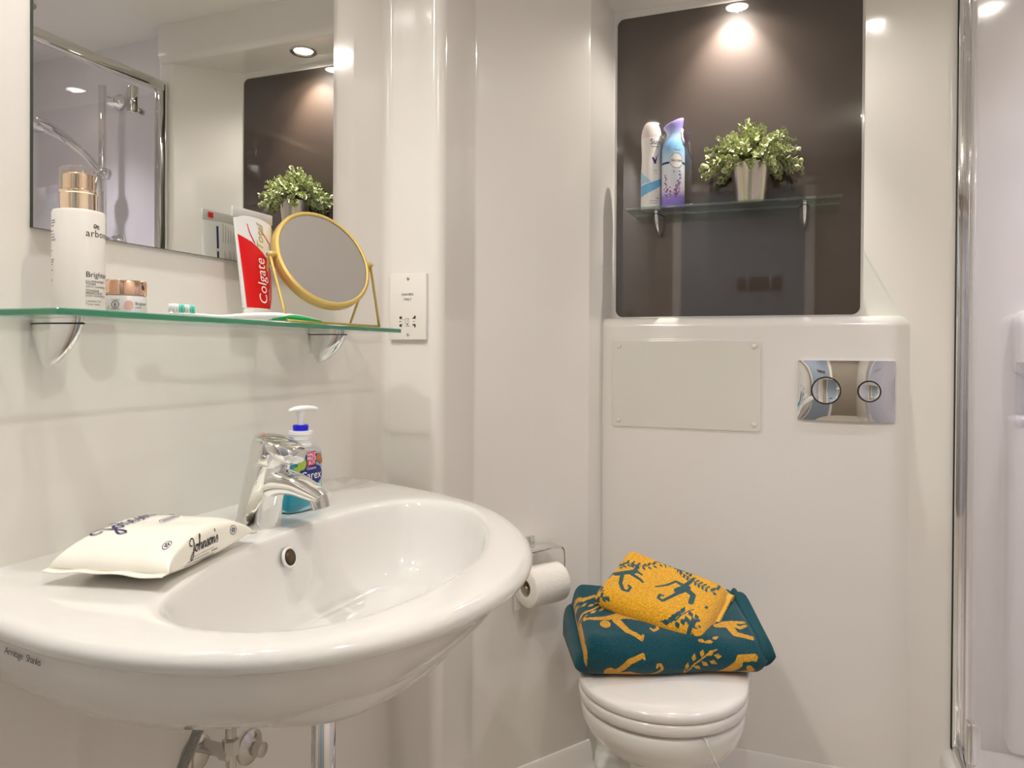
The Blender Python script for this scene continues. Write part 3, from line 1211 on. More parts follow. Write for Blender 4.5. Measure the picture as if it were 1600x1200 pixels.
# ------------------------------------------------------------------ round vanity mirror on a wire stand
vm = thing('vanity_mirror', 'round gold framed vanity mirror on a wire stand on the glass shelf', 'mirror', (.085, 1.06, ZS))
mc = np.array([.0935, 1.0605, 1.2745])
phi, tau = .357, .415
av = np.array([math.sin(phi), math.cos(phi), 0])
n0 = np.array([math.cos(phi), -math.sin(phi), 0])
uv = np.array([0, 0, 1]) * math.cos(tau) - n0 * math.sin(tau)
nv = np.cross(av, uv)
if nv @ n0 < 0:
    nv = -nv
RM = .0905
V, F = lathe([(RM - .0075, .006), (RM - .005, .0075), (RM - .001, .006), (RM, .003), (RM, -.009), (RM - .002, -.012), (.001, -.012)], mc, nv, 72, False, True)
mk('frame', V, F, BRASS, vm, auto=50)
V, F = lathe([(RM - .0068, .0052), (.001, .0052)], mc, nv, 64, False, True)
mk('mirror_glass', V, F, VMIRROR, vm, smooth=False)
feet = {}
for s_ in (-1, 1):
    pv = mc + av * s_ * (RM + .006)
    V, F = lathe([(.0035, -.008), (.0055, -.006), (.0055, .004), (.003, .006)], pv, av * s_, 18)
    mk('pivot', V, F, BRASS, vm)
    V, F = lathe([(.0035, 0), (.003, .002), (.001, .0025)], pv + av * s_ * .006, av * s_, 14)
    mk('pivot_screw', V, F, CHROME, vm)
    foot_a = np.array([.018, .992, ZS + .0026]) if s_ < 0 else np.array([.030, 1.235, ZS + .0026])
    foot_b = np.array([.106, .950, ZS + .0026]) if s_ < 0 else np.array([.108, 1.218, ZS + .0026])
    feet[s_] = (foot_a, foot_b)
    top = pv + av * s_ * .003
    V, F = join(tube(np.linspace(foot_a, top, 6), .0024, 10), tube(np.linspace(top, foot_b, 6), .0024, 10))
    mk('wire_leg', V, F, BRASS, vm)
for k in (0, 1):
    P = np.linspace(feet[-1][k], feet[1][k], 8)
    V, F = tube(P, .0024, 10)
    mk('foot_wire', V, F, BRASS, vm)

# ------------------------------------------------------------------ shaver socket on the pilaster
ss = thing('shaver_socket', 'white shaver socket on the pillar at the end of the shelf', 'socket', (.0615, 1.42, 1.145))
V, F = rbox((.0615, 1.4145, 1.2165), (.089, .0095, .143), .002, 3)
mk('faceplate', V, F, PLAST, ss, auto=40)
fs = planemap((.0615, 1.4095, 1.2165), (1, 0, 0), (0, 0, 1), (0, -1, 0))
for zz in (.060, -.060):
    V, F = lathe([(.0034, 0), (.003, .0012), (.001, .0014)], (.0615 + .001, 1.4096, 1.2165 + zz), (0, -1, 0), 16)
    mk('screw', V, F, CHROMEB, ss)
d = join2(at2(text2d('SHAVERS', .0072, align='CENTER'), 0, .024), at2(text2d('ONLY', .0072, align='CENTER'), 0, .0135))
put('lettering', d, fs, INK, ss)
d = []
for px_, pz_ in ((-.0165, -.0235), (-.0165, -.0405)):
    d += [disc2d(px_, pz_, .0032, .0032, 16)]
d += [poly2d([(.0125, -.026), (.020, -.026), (.020, -.0195), (.017, -.0195), (.0155, -.023), (.0125, -.0235)]),
      poly2d([(.0125, -.0375), (.020, -.0375), (.020, -.0445), (.0165, -.0445), (.0165, -.041), (.0125, -.040)])]
d += [rect2d(-.0205, -.0325, -.0145, -.0315, 2, 2), rect2d(.014, -.0325, .018, -.0315, 2, 2), stroke2d([(-.013, -.027), (-.0105, -.0275)], .0008), stroke2d([(-.014, -.038), (-.011, -.0365)], .0008)]
put('pin_holes', join2(*d), fs, mat('dark_olive_hole', rgb(74, 66, 40), .6), ss)
d = join2(stroke2d([(-.006, -.026), (-.006, -.033), (-.002, -.037)], .0006), stroke2d([(-.006, -.026), (.004, -.026), (-.001, -.031)], .0006), stroke2d([(.002, -.0345), (.0045, -.031)], .0006),
          stroke2d([(-.004, -.0415), (.006, -.0415)], .0006), poly2d([(-.0025, -.039), (.0005, -.0355), (.0018, -.037), (-.0005, -.0395)]))
put('shaver_symbol', d, fs, INK, ss)

# ------------------------------------------------------------------ soap bottle behind the tap
sb = thing('soap_bottle', 'turquoise hand soap pump bottle standing behind the chrome tap', 'bottle', (.119, .968, ZR))
sc = np.array([.119, .968, ZR + .0006])
sang = .10
ey = np.array([math.sin(sang), math.cos(sang), 0])
ex = np.array([math.cos(sang), -math.sin(sang), 0])


def soap_sec(z):
    hw_ = float(np.interp(z, [0, .004, .012, .035, .060, .080, .094, .100, .104], [.036, .0405, .0415, .0392, .0375, .0392, .038, .028, .016]))
    hd_ = float(np.interp(z, [0, .004, .012, .035, .060, .080, .094, .100, .104], [.0165, .020, .021, .0205, .020, .020, .0185, .015, .0125]))
    return hw_, hd_


def soap_ring(z, k=1.):
    hw_, hd_ = soap_sec(z)
    a_ = np.linspace(0, 2 * PI, 48, endpoint=False)
    c, s_ = np.cos(a_), np.sin(a_)
    e = .62
    return sc + np.outer(np.sign(c) * np.abs(c) ** e * hw_ * k, ey) + np.outer(np.sign(s_) * np.abs(s_) ** e * hd_ * k, ex) + np.array([0, 0, z])


V, F = loft([soap_ring(z) for z in (0, .002, .004, .008, .012, .02, .035, .05, .06, .07, .08, .088, .094, .097, .1, .102, .104)])
mk('clear_bottle', V, F, CLEARPET, sb, auto=60)
V, F = loft([soap_ring(z, .965) for z in (.0015, .004, .008, .012, .02, .035, .05, .06, .07, .08, .088)])
mk('liquid_soap', V, F, SOAP, sb, auto=60, label='turquoise liquid soap')


def soapfn(off):
    def fn(u, v):
        hw_, hd_ = soap_sec(v)
        c = max(-.98, min(.98, u / hw_))
        return sc + ey * u + ex * (hd_ * (1 - abs(c) ** 3.2) ** .31 + off) + np.array([0, 0, v])
    return fn


put('label_oval', at2(disc2d(0, 0, .0285, .0165, 40), .001, .056), soapfn(.0006), LABELB, sb, 'dark blue oval label')
d = join2(at2(text2d('Carex', .0185, align='CENTER'), .002, .0495), at2(text2d('Cussons', .0062, align='CENTER'), .002, .0648))
put('brand_print', d, soapfn(.0010), WHITE, sb)
put('price_sticker', poly2d([(-.0085, .070), (.0115, .0715), (.0125, .0930), (-.0075, .0915)]), soapfn(.0011), MAGENTA, sb, 'magenta price sticker')
d = join2(*[at2(text2d(s_, .0078, align='CENTER'), .002, z_) for s_, z_ in (('HALF', .0855), ('PRICE', .0790), ('BUY', .0725))])
put('sticker_print', d, soapfn(.0014), WHITE, sb)
put('aloe_print', join2(at2(disc2d(0, 0, .0085, .0095), -.018, .075), at2(disc2d(0, 0, .006, .005), -.027, .067)), soapfn(.0007), LEAFG, sb)
put('nut_print', join2(at2(disc2d(0, 0, .0065, .0075), .020, .081), at2(disc2d(0, 0, .004, .005), .027, .075)), soapfn(.0007), TAN, sb)
put('mint_print', at2(stroke2d([(-.02, 0), (0, .006), (.022, .004)], .004), .004, .034), soapfn(.0006), mat('pale_mint_print', rgb(170, 225, 225), .4), sb)
V, F = lathe([(.0150, .098), (.0165, .0995), (.0165, .104), (.0150, .105), (.0150, .110), (.0170, .1112), (.0170, .118), (.0185, .119), (.0185, .124), (.0140, .1245)], sc, n=36)
mk('collar', V, F, MILKY, sb, auto=40)
V, F = lathe([(.0118, .1240), (.0122, .1325), (.0105, .1335)], sc, n=30)
mk('lock_ring', V, F, COBALT, sb, auto=40, label='bright blue lock ring')
V, F = lathe([(.0052, .133), (.0052, .142), (.0066, .150), (.0072, .156)], sc, n=24)
pm = mk('pump_stem', V, F, MILKY, sb, auto=40)
hx = []
a = np.linspace(0, 2 * PI, 22, endpoint=False)
for q, hw_, hh_, dz in ((-.021, .001, .0008, -.0022), (-.019, .0045, .0026, -.001), (-.010, .0085, .004, .0005), (0, .0095, .0046, .001), (.012, .0078, .0042, .0012), (.024, .0056, .0036, .0002), (.029, .0046, .003, -.0012), (.0305, .001, .001, -.002)):
    dirp = ey * math.cos(-.25) + ex * math.sin(.25)
    sd = np.cross([0, 0, 1], dirp)
    hx.append(sc + dirp * q + np.outer(hw_ * np.cos(a), sd) + np.outer(hh_ * np.sin(a), [0, 0, 1]) + np.array([0, 0, .158 + dz]))
V, F = loft(hx)
mk('pump_head', V, F, MILKY, sb)

# ------------------------------------------------------------------ pack of wipes
wp = thing('wipes_pack', 'white soft pack of wipes lying on the left end of the basin ledge', 'wipes', (.145, .668, ZR))
wl = np.array([-.225, .974, 0])
wl /= np.linalg.norm(wl)
wx = np.array([wl[1], -wl[0], 0])
wc = np.array([.150, .664, ZR + .0010])


def wsec(s_):
    k = max(0, 1 - abs(s_) ** 2.6) ** .62
    k2 = max(0, 1 - abs(s_) ** 3.4) ** .75
    hh_ = .0008 + .0225 * k
    hw_ = .066 - .004 * k + .004 * abs(s_) ** 6
    zc_ = .0015 + hh_ + .013 * abs(s_) ** 3.5
    return hw_, hh_, zc_


def wpt(s_, a_, off=0.):
    hw_, hh_, zc_ = wsec(s_)
    c, q = math.cos(a_), math.sin(a_)
    e = .45
    lump = 1 + .03 * math.sin(9 * s_ + 3 * a_) * (1 - abs(s_))
    x_ = np.sign(c) * abs(c) ** e * (hw_ + off)
    z_ = np.sign(q) * abs(q) ** e * (hh_ * lump + off)
    # wrinkles running in from the end seals
    z_ += .0018 * math.sin(x_ * 190) * abs(s_) ** 4 * (1 - abs(s_) ** 8)
    return wc + wl * s_ * .090 + wx * x_ + np.array([0, 0, zc_ + z_])


srow = np.sin(np.linspace(-PI / 2, PI / 2, 46))
V, F = loft([[wpt(s_, a_) for a_ in np.linspace(0, 2 * PI, 64, endpoint=False)] for s_ in srow])
V[:, 2] = np.maximum(V[:, 2], ZR + .0012)
pk = mk('film_wrapper', V, F, FILM, wp)
for e_ in (-1, 1):
    rows = []
    for q in (0, .5, 1):
        row = []
        for b_ in np.linspace(-1, 1, 24):
            p = wc + wl * e_ * (.0878 + .013 * q) + wx * b_ * .0695 + np.array([0, 0, .0150 + .0007 * math.sin(b_ * 9 + e_) + .001 * q * math.cos(b_ * 4)])
            row.append(p)
        rows.append(row)
    top = np.array(rows)
    Vt = np.vstack([(top + [0, 0, .0006]).reshape(-1, 3), (top - [0, 0, .0006]).reshape(-1, 3)])
    n_ = 24
    F = []
    for i in range(2):
        for j in range(n_ - 1):
            f = [i * n_ + j, i * n_ + j + 1, (i + 1) * n_ + j + 1, (i + 1) * n_ + j]
            F += [f, [q + 72 for q in f[::-1]]]
    for j in range(n_ - 1):
        F += [[j, j + 72, j + 73, j + 1], [48 + j + 1, 48 + j + 73, 48 + j + 72, 48 + j]]
    mk('end_seal', Vt, F, FILM, wp)

# handwriting for the wipes: connected pen strokes (J o h n s o n ' s)
SCR = [[(.25, .55), (.05, .6), (.0, .8), (.2, 1.0), (.42, .9), (.42, .4), (.36, -.2), (.22, -.42), (.08, -.25), (.3, .05), (.55, .2)],
       [(.55, .2), (.62, .42), (.78, .48), (.84, .28), (.74, .05), (.6, .12), (.6, .35), (.78, .44), (.95, .35)],
       [(.95, .35), (1.12, .8), (1.18, 1.0), (1.1, .95), (1.03, .4), (1.0, 0), (1.06, .32), (1.2, .46), (1.27, .3), (1.25, .05), (1.4, .15)],
       [(1.4, .15), (1.45, .45), (1.43, 0), (1.5, .35), (1.63, .46), (1.68, .3), (1.67, .03), (1.82, .2)],
       [(1.82, .2), (1.95, .48), (2.02, .3), (2.0, .05), (1.88, .03), (2.1, .15)],
       [(2.1, .15), (2.16, .4), (2.3, .48), (2.36, .28), (2.26, .05), (2.13, .12), (2.14, .35), (2.3, .43), (2.45, .36)],
       [(2.45, .36), (2.5, .45), (2.48, 0), (2.56, .35), (2.68, .46), (2.73, .3), (2.72, .03), (2.86, .2)],
       [(2.84, .95), (2.82, .75)],
       [(2.92, .2), (3.04, .48), (3.1, .3), (3.08, .05), (2.96, .03)]]


def script(h, w_):
    return join2(*[stroke2d(np.array(q) * h, w_ * h) for q in SCR])


def flower(r):
    parts = [ring2d(0, 0, r, r * 1.05, r * .14)]
    for k in range(5):
        b_ = k * 2 * PI / 5 + .4
        parts.append(at2(disc2d(0, 0, r * .26, r * .17, 10), r * .42 * math.cos(b_), r * .42 * math.sin(b_), b_))
    return join2(*parts)


def wside(u, v):          # right long side: u along the pack, v up the face from the lower edge
    s_ = u / .090
    hw_, hh_, zc_ = wsec(s_)
    return wc + wl * u + wx * (hw_ * (1 - .10 * abs(2 * v - 1) ** 3) + .0007) + np.array([0, 0, zc_ - hh_ + 2 * hh_ * v])


def wtop(u, v):           # top face: u along the pack, v across (towards the wall)
    s_ = u / .090
    hw_, hh_, zc_ = wsec(s_)
    c = max(-1, min(1, -v / hw_))
    lump = 1.03
    return wc + wl * u - wx * v + np.array([0, 0, zc_ + hh_ * lump * max(0, 1 - abs(c) ** 4.4) ** .225 + .0008])


d = script(.0185, .085)
put('side_brand_print', (np.column_stack([d[0][:, 0] - .040, .44 + d[0][:, 1] / .048]), d[1]), wside, INK, wp)
parts = [rect2d(-.045, .26, .0, .275, 6, 2), rect2d(-.05, .18, .012, .20, 6, 2), rect2d(-.036, .34, .010, .352, 6, 2), rect2d(.005, .26, .018, .29, 3, 2)]
put('side_small_print', join2(*parts), wside, INKG, wp)
d = flower(.0065)
put('side_emblem', (np.column_stack([d[0][:, 0] + .052, .62 + d[0][:, 1] / .048]), d[1]), wside, INKN, wp)
d = script(.030, .075)
put('top_brand_print', at2(d, -.052, .024), wtop, INKN, wp)
put('top_lozenge', join2(at2(ring2d(0, 0, .020, .0045, .0012), .012, -.004, .05), at2(rect2d(-.014, -.0012, .014, .0012, 6, 2), .012, -.004, .05)), wtop, INKN, wp)
put('top_dot', at2(disc2d(0, 0, .0065, .004), .055, .022), wtop, INKN, wp)
d = flower(.0075)


def wfront(u, v):         # sloping near end of the pack
    s_ = -.80 - .0 + v * 1.0
    a_ = PI / 2 - u
    return wpt(s_, a_, .0008)


put('end_emblem', (np.column_stack([d[0][:, 0] / .066 + .62, d[0][:, 1] / .099 + .09]), d[1]), wfront, INKN, wp)
put('maker_signature', join2(*SIG), lambda u, v: apron(u, v), INK, bs)

# ------------------------------------------------------------------ pipework under the basin
wpz = thing('waste_pipe', 'vertical chrome waste pipe under the washbasin', 'pipe', (.235, .868, .30))
V, F = lathe([(.0165, 0), (.0165, .41)], (.235, .868, .30), n=36)
mk('pipe', V, F, CHROME, wpz)
V, F = lathe([(.0235, .392), (.0235, .412), (.018, .4135)], (.235, .868, .30), n=36)
mk('collar_nut', V, F, CHROME, wpz, auto=40)
V, F = tube(cs([(.235, .868, .33), (.235, .868, .285), (.21, .868, .262), (.12, .868, .26), (.0, .868, .26)], 26), .0165, 20)
mk('bend', V, F, CHROME, wpz)
h1 = thing('supply_hose', 'braided steel hose curving down from the washbasin', 'hose', (.10, .77, .44))
V, F = tube(cs([(.125, .80, .715), (.118, .785, .66), (.105, .765, .605), (.092, .748, .555), (.075, .74, .49), (.06, .745, .42)], 40), .0068, 14)
mk('hose', V, F, BRAID, h1)
h2 = thing('supply_hose', 'short straight braided hose dropping to the chrome valve', 'hose', (.060, .88, .53))
V, F = tube(cs([(.075, .872, .715), (.068, .876, .65), (.062, .880, .60), (.060, .882, .566)], 24), .0066, 14)
mk('hose', V, F, BRAID, h2)
V, F = lathe([(.0072, 0), (.0078, .002), (.0078, .026), (.0085, .027), (.0085, .030), (.0066, .031)], (.060, .882, .540), n=22)
mk('ferrule', V, F, CHROMEB, h2, auto=40)
iv = thing('isolating_valve', 'brassy chrome valve with round wall flange under the washbasin', 'valve', (.0, .88, .50))
V, F = lathe([(.010, 0), (.010, .045), (.013, .046), (.013, .062), (.008, .064)], (.0, .882, .518), (1, 0, 0), 24)
mk('body', V, F, CHROMEB, iv, auto=40)
V, F = lathe([(.0125, 0), (.0125, .022), (.009, .024)], (.060, .882, .516), n=6)
mk('hex_nut', V, F, CHROMEB, iv, smooth=False)
V, F = lathe([(.030, 0), (.030, .004), (.024, .009), (.012, .011)], (.0, .872, .508), (1, 0, 0), 36)
mk('wall_flange', V, F, CHROMEB, iv, auto=40)
V, F = tube(cs([(.060, .882, .53), (.060, .882, .48), (.050, .882, .42), (.0, .882, .40)], 16), .0075, 14)
mk('pipe', V, F, CHROMEB, iv)
wf = thing('pipe_flange', 'round metal pipe flange on the wall under the washbasin', 'pipe', (.0, .99, .46))
V, F = lathe([(.028, 0), (.028, .005), (.020, .010), (.012, .012), (.012, .03), (.001, .031)], (.0, .99, .462), (1, 0, 0), 36)
mk('flange', V, F, CHROMEB, wf, auto=40)

# ------------------------------------------------------------------ toilet
TC = np.array([.578, 1.605])
tr = thing('toilet', 'white toilet with a closed lid below the chrome flush plate', 'toilet', (.578, 1.605, 0))


def dshape(rw, rf, yb, n=72, bw=.93):
    """D outline: half-ellipse front (width rw, reach rf), sides running back to yb"""
    a_ = np.linspace(PI, 2 * PI, 44)
    fr_ = np.column_stack([rw * np.cos(a_), rf * np.sin(a_)])
    right = np.column_stack([np.interp(np.linspace(0, 1, 14)[1:], [0, .6, 1], [rw, rw * .985, rw * bw]), np.linspace(0, yb, 14)[1:]])
    left = np.column_stack([-right[::-1, 0], right[::-1, 1]])
    return np.vstack([fr_, right, left])


def dring(k, z, rw=.178, rf=.182, yb=.30, dy=0., bw=.93, zcrown=0.):
    P = dshape(rw * k, rf * k, yb, bw=bw) + TC + np.array([0, dy])
    zz = np.full(len(P), z)
    return np.column_stack([P, zz])


LIDZ = .412
V, F = loft([dring(.97, LIDZ - .004), dring(.99, LIDZ - .003), dring(1.0, LIDZ + .002), dring(1.0, LIDZ + .008), dring(.985, LIDZ + .0135), dring(.95, LIDZ + .0165),
             dring(.85, LIDZ + .019, yb=.29), dring(.6, LIDZ + .0215, yb=.27), dring(.3, LIDZ + .0225, yb=.2), dring(.02, LIDZ + .023, yb=.1)])
mk('lid', V, F, SEATW, tr, auto=60)
V, F = loft([dring(.965, LIDZ - .030), dring(.985, LIDZ - .028), dring(1.0, LIDZ - .022), dring(1.0, LIDZ - .012), dring(.985, LIDZ - .006), dring(.94, LIDZ - .0048)])
mk('seat_ring', V, F, SEATW, tr, auto=60)
pr = [(.98, LIDZ - .036, 0), (1.0, LIDZ - .039, 0), (1.005, LIDZ - .048, 0), (1.0, .35, 0), (.965, .330, .003), (.885, .303, .012), (.78, .280, .026), (.67, .260, .044), (.58, .240, .062), (.52, .215, .078), (.49, .17, .090), (.48, .11, .094), (.49, .05, .092), (.52, .012, .084), (.525, .0, .082)]
V, F = loft([dring(k, z, rw=.172, rf=.176, yb=.395 - dy, dy=dy, bw=.9) for k, z, dy in pr][::-1])
mk('pan', V, F, CERAM2, tr, auto=60)
for sx in (-.07, .07):
    V, F = lathe([(.013, 0), (.013, .018), (.010, .021), (.001, .022)], (TC[0] + sx, 1.905, LIDZ - .005), n=20)
    mk('hinge', V, F, CHROME, tr)
# thin clear hanger hooked over the pan rim
hk2 = cs([(.683, 1.466, .379), (.690, 1.458, .374), (.697, 1.453, .362), (.706, 1.452, .345), (.714, 1.456, .328), (.712, 1.458, .322), (.700, 1.4575, .3225), (.690, 1.457, .325)], 26)
V, F = tube(hk2, .0022, 8)
mk('rim_hanger', V, F, mat('clear_white_plastic', rgb(236, 234, 230), .2, trans=.4), tr, label='thin clear plastic hanger hooked on the rim')

# ------------------------------------------------------------------ toilet roll and holder on the angled wall
ct = np.array([.54498835, .83844362, 0])
cn = np.array([.83844362, -.54498835, 0])
RC = np.array([.274, 1.697, .560])           # roll centre
rh = thing('toilet_roll_holder', 'chrome toilet roll holder on the angled wall beside the basin', 'toilet roll holder', (.225, 1.74, .60))
V, F = tube(cs([RC - ct * .053 + [0, 0, .083], RC + ct * .048 + [0, 0, .083], RC + ct * .062 + [0, 0, .079], RC + ct * .067 + [0, 0, .066], RC + ct * .0675 + [0, 0, .02], RC + ct * .066 + [0, 0, .004], RC + ct * .055, RC - ct * .05], 60), .0034, 12)
mk('wire_arm', V, F, CHROME, rh)
ba = RC - cn * .028 + np.array([0, 0, .086])
V, F = rbox((0, 0, 0), (.125, .052, .006), .0025, 2)
Rm = np.array([ct, cn, [0, 0, 1]])
V = V @ Rm + (RC + np.array([0, 0, .084]) - cn * .020 - ct * .006)
mk('cover_bar', V, F, CHROME, rh, auto=40)
V, F = rbox((0, 0, 0), (.05, .012, .05), .003, 2)
V = V @ Rm + (RC - cn * .060 + np.array([0, 0, .080]) - ct * .006)
mk('wall_plate', V, F, CHROME, rh, auto=40)
rl = thing('toilet_roll', 'white toilet paper roll hanging on the chrome holder', 'toilet roll', tuple(RC))
prof = [(.020, -.052), (.044, -.052), (.0465, -.049), (.0472, -.03), (.0470, .0), (.0474, .03), (.0465, .049), (.044, .052), (.020, .052)]
V, F = lathe(prof, RC, ct, 56, False, False)
V[:, 2] += .0006 * np.sin(V[:, 1] * 300)
mk('paper', V, F, PAPER, rl, auto=60)
V, F = lathe([(.0198, .0515), (.0188, .0515), (.0188, -.0515), (.0198, -.0515)], RC, ct, 30, False, False)
mk('core', V, F, CARD, rl)
# loose last sheet hanging at the back
rows = []
for zz, off in ((.03, .047), (.0, .0482), (-.025, .0478), (-.05, .046), (-.066, .045)):
    rows.append([RC - cn * (off * (1 if zz < .005 else .8)) + ct * q + np.array([0, 0, zz]) for q in np.linspace(-.050, .050, 8)])
V, F = grid(lambda a_, b_: rows[int(b_)][int(a_)], range(8), range(5))
mk('loose_sheet', V, F, PAPER, rl)

# ------------------------------------------------------------------ towels
def seg_dist(P, A, B, ra, rb):
    d = B - A
    L2 = (d @ d) + 1e-12
    t_ = np.clip(((P - A) @ d) / L2, 0, 1)
    return np.linalg.norm(P - (A + t_[:, None] * d), axis=1) - (ra + (rb - ra) * t_)


def paint(P, strokes):
    """coverage of thick strokes and leaves at the cloth points P"""
    D = np.full(len(P), 1.)
    for s_ in strokes:
        pts = np.asarray(s_[0], float)
        rs = np.interp(np.linspace(0, 1, len(pts)), np.linspace(0, 1, len(s_[1])), s_[1]) if len(s_[1]) > 1 else np.full(len(pts), s_[1][0])
        if len(pts) == 1:
            D = np.minimum(D, np.linalg.norm(P - pts[0], axis=1) - rs[0])
        for k in range(len(pts) - 1):
            D = np.minimum(D, seg_dist(P, pts[k], pts[k + 1], rs[k], rs[k + 1]))
    return np.clip(.5 - D / .0016, 0, 1)


def towel_fold(name, parent, c, e1, W, Dp, Hh, m, strokes, na=220, nb=200, rr=.5, lump=.004, seed=0, tilt=0., utilt=0., rigid=False, skew=0., sq=(1, 1)):
    """one folded slab of towel: rounded profile in (depth, height), run along e1"""
    c = np.array(c, float)
    e1 = np.array([e1[0], e1[1], 0.])
    e1 /= np.linalg.norm(e1)
    e2 = np.array([-e1[1], e1[0], 0.])
    r_ = Hh * rr
    # closed rounded profile from the bottom rear round the front to the top rear
    pts = [(Dp, 0.), (r_, 0.)]
    pts += [(r_ - r_ * math.sin(q), r_ - r_ * math.cos(q)) for q in np.linspace(0, PI / 2, 14)[1:]]
    pts += [(r_ - r_ * math.cos(q), Hh - r_ + r_ * math.sin(q)) for q in np.linspace(0, PI / 2, 14)]
    pts += [(Dp - .02, Hh), (Dp, Hh - .02)]
    pts = np.array(pts)
    d = np.r_[0, np.cumsum(np.linalg.norm(np.diff(pts, axis=0), axis=1))]
    s_ = np.linspace(0, d[-1], nb)
    prof_ = np.stack([np.interp(s_, d, pts[:, 0]), np.interp(s_, d, pts[:, 1])], 1)
    us = np.r_[0, .0008, .003, .007, .012, .018, np.linspace(.024, W - .024, na - 12), W - .018, W - .012, W - .007, W - .003, W - .0008, W]
    V, UV = [], []
    for u in us:
        e = min(u / .024, 1), min((W - u) / .024, 1)
        k0 = 1 - sq[0] * (1 - math.sqrt(max(0, 1 - (1 - e[0]) ** 2))) - sq[1] * (1 - math.sqrt(max(0, 1 - (1 - e[1]) ** 2)))
        k0 = max(k0, .12)
        for (b_, z_), q in zip(prof_, s_):
            zz = Hh / 2 + (z_ - Hh / 2) * k0
            bb = Dp / 2 + (b_ - Dp / 2) * (.9 + .1 * k0)
            top = z_ / Hh
            zz += (tilt * bb - utilt * (u - W / 2)) * (1 if rigid else top)
            zz += lump * top * (math.sin(u * 21 + seed) * math.cos(bb * 17 + seed * 2) + .4 * math.sin(u * 47 + bb * 30 + seed))
            bb += lump * .8 * math.sin(u * 26 + z_ * 40 + seed)
            V.append(c + e1 * (u - W / 2 + skew * bb) + e2 * bb + np.array([0, 0, zz if rigid else max(zz, .0)]))
            UV.append((u, q))
    n_ = nb
    F = [[i * n_ + j, (i + 1) * n_ + j, (i + 1) * n_ + j + 1, i * n_ + j + 1] for i in range(len(us) - 1) for j in range(n_ - 1)]
    F += [[i * n_ + n_ - 1, (i + 1) * n_ + n_ - 1, (i + 1) * n_, i * n_] for i in range(len(us) - 1)]
    F.append(list(range(n_)))
    F.append([(len(us) - 1) * n_ + j for j in range(n_)][::-1])
    o = mk(name, V, F, m, parent)
    at = o.data.attributes.new('pattern', 'FLOAT', 'POINT')
    cov = paint(np.array(UV), strokes) if strokes else np.zeros(len(UV))
    at.data.foreach_set('value', cov.astype(np.float32))
    o['_uv'] = 0
    del o['_uv']
    TOWELUV[o.name] = (np.array(V), np.array(UV))
    return o


TOWELUV = {}


def sprig(x, y, ang, L, n=5, leaf=.010, w_=.0035):
    c, s_ = math.cos(ang), math.sin(ang)
    out = [([(x, y), (x + L * c * .5 - .06 * L * s_, y + L * s_ * .5 + .06 * L * c), (x + L * c, y + L * s_)], [.0011])]
    for k in range(1, n + 1):
        q = k / (n + .3)
        px_, py_ = x + L * c * q, y + L * s_ * q
        for sd in (-1, 1):
            b_ = ang + sd * .75
            a0 = np.array([px_ + .003 * math.cos(b_), py_ + .003 * math.sin(b_)])
            a1 = a0 + leaf * np.array([math.cos(b_), math.sin(b_)])
            out.append(([tuple(a0), tuple((a0 + a1) / 2), tuple(a1)], [.0008, w_, .0007]))
    return out


def curl(x, y, r0, a0, turns=1.1, sgn=1, n=14):
    return [(x + r0 * (1 - .7 * q) * math.cos(a0 + sgn * q * turns * 2 * PI), y + r0 * (1 - .7 * q) * math.sin(a0 + sgn * q * turns * 2 * PI)) for q in np.linspace(0, 1, n)]


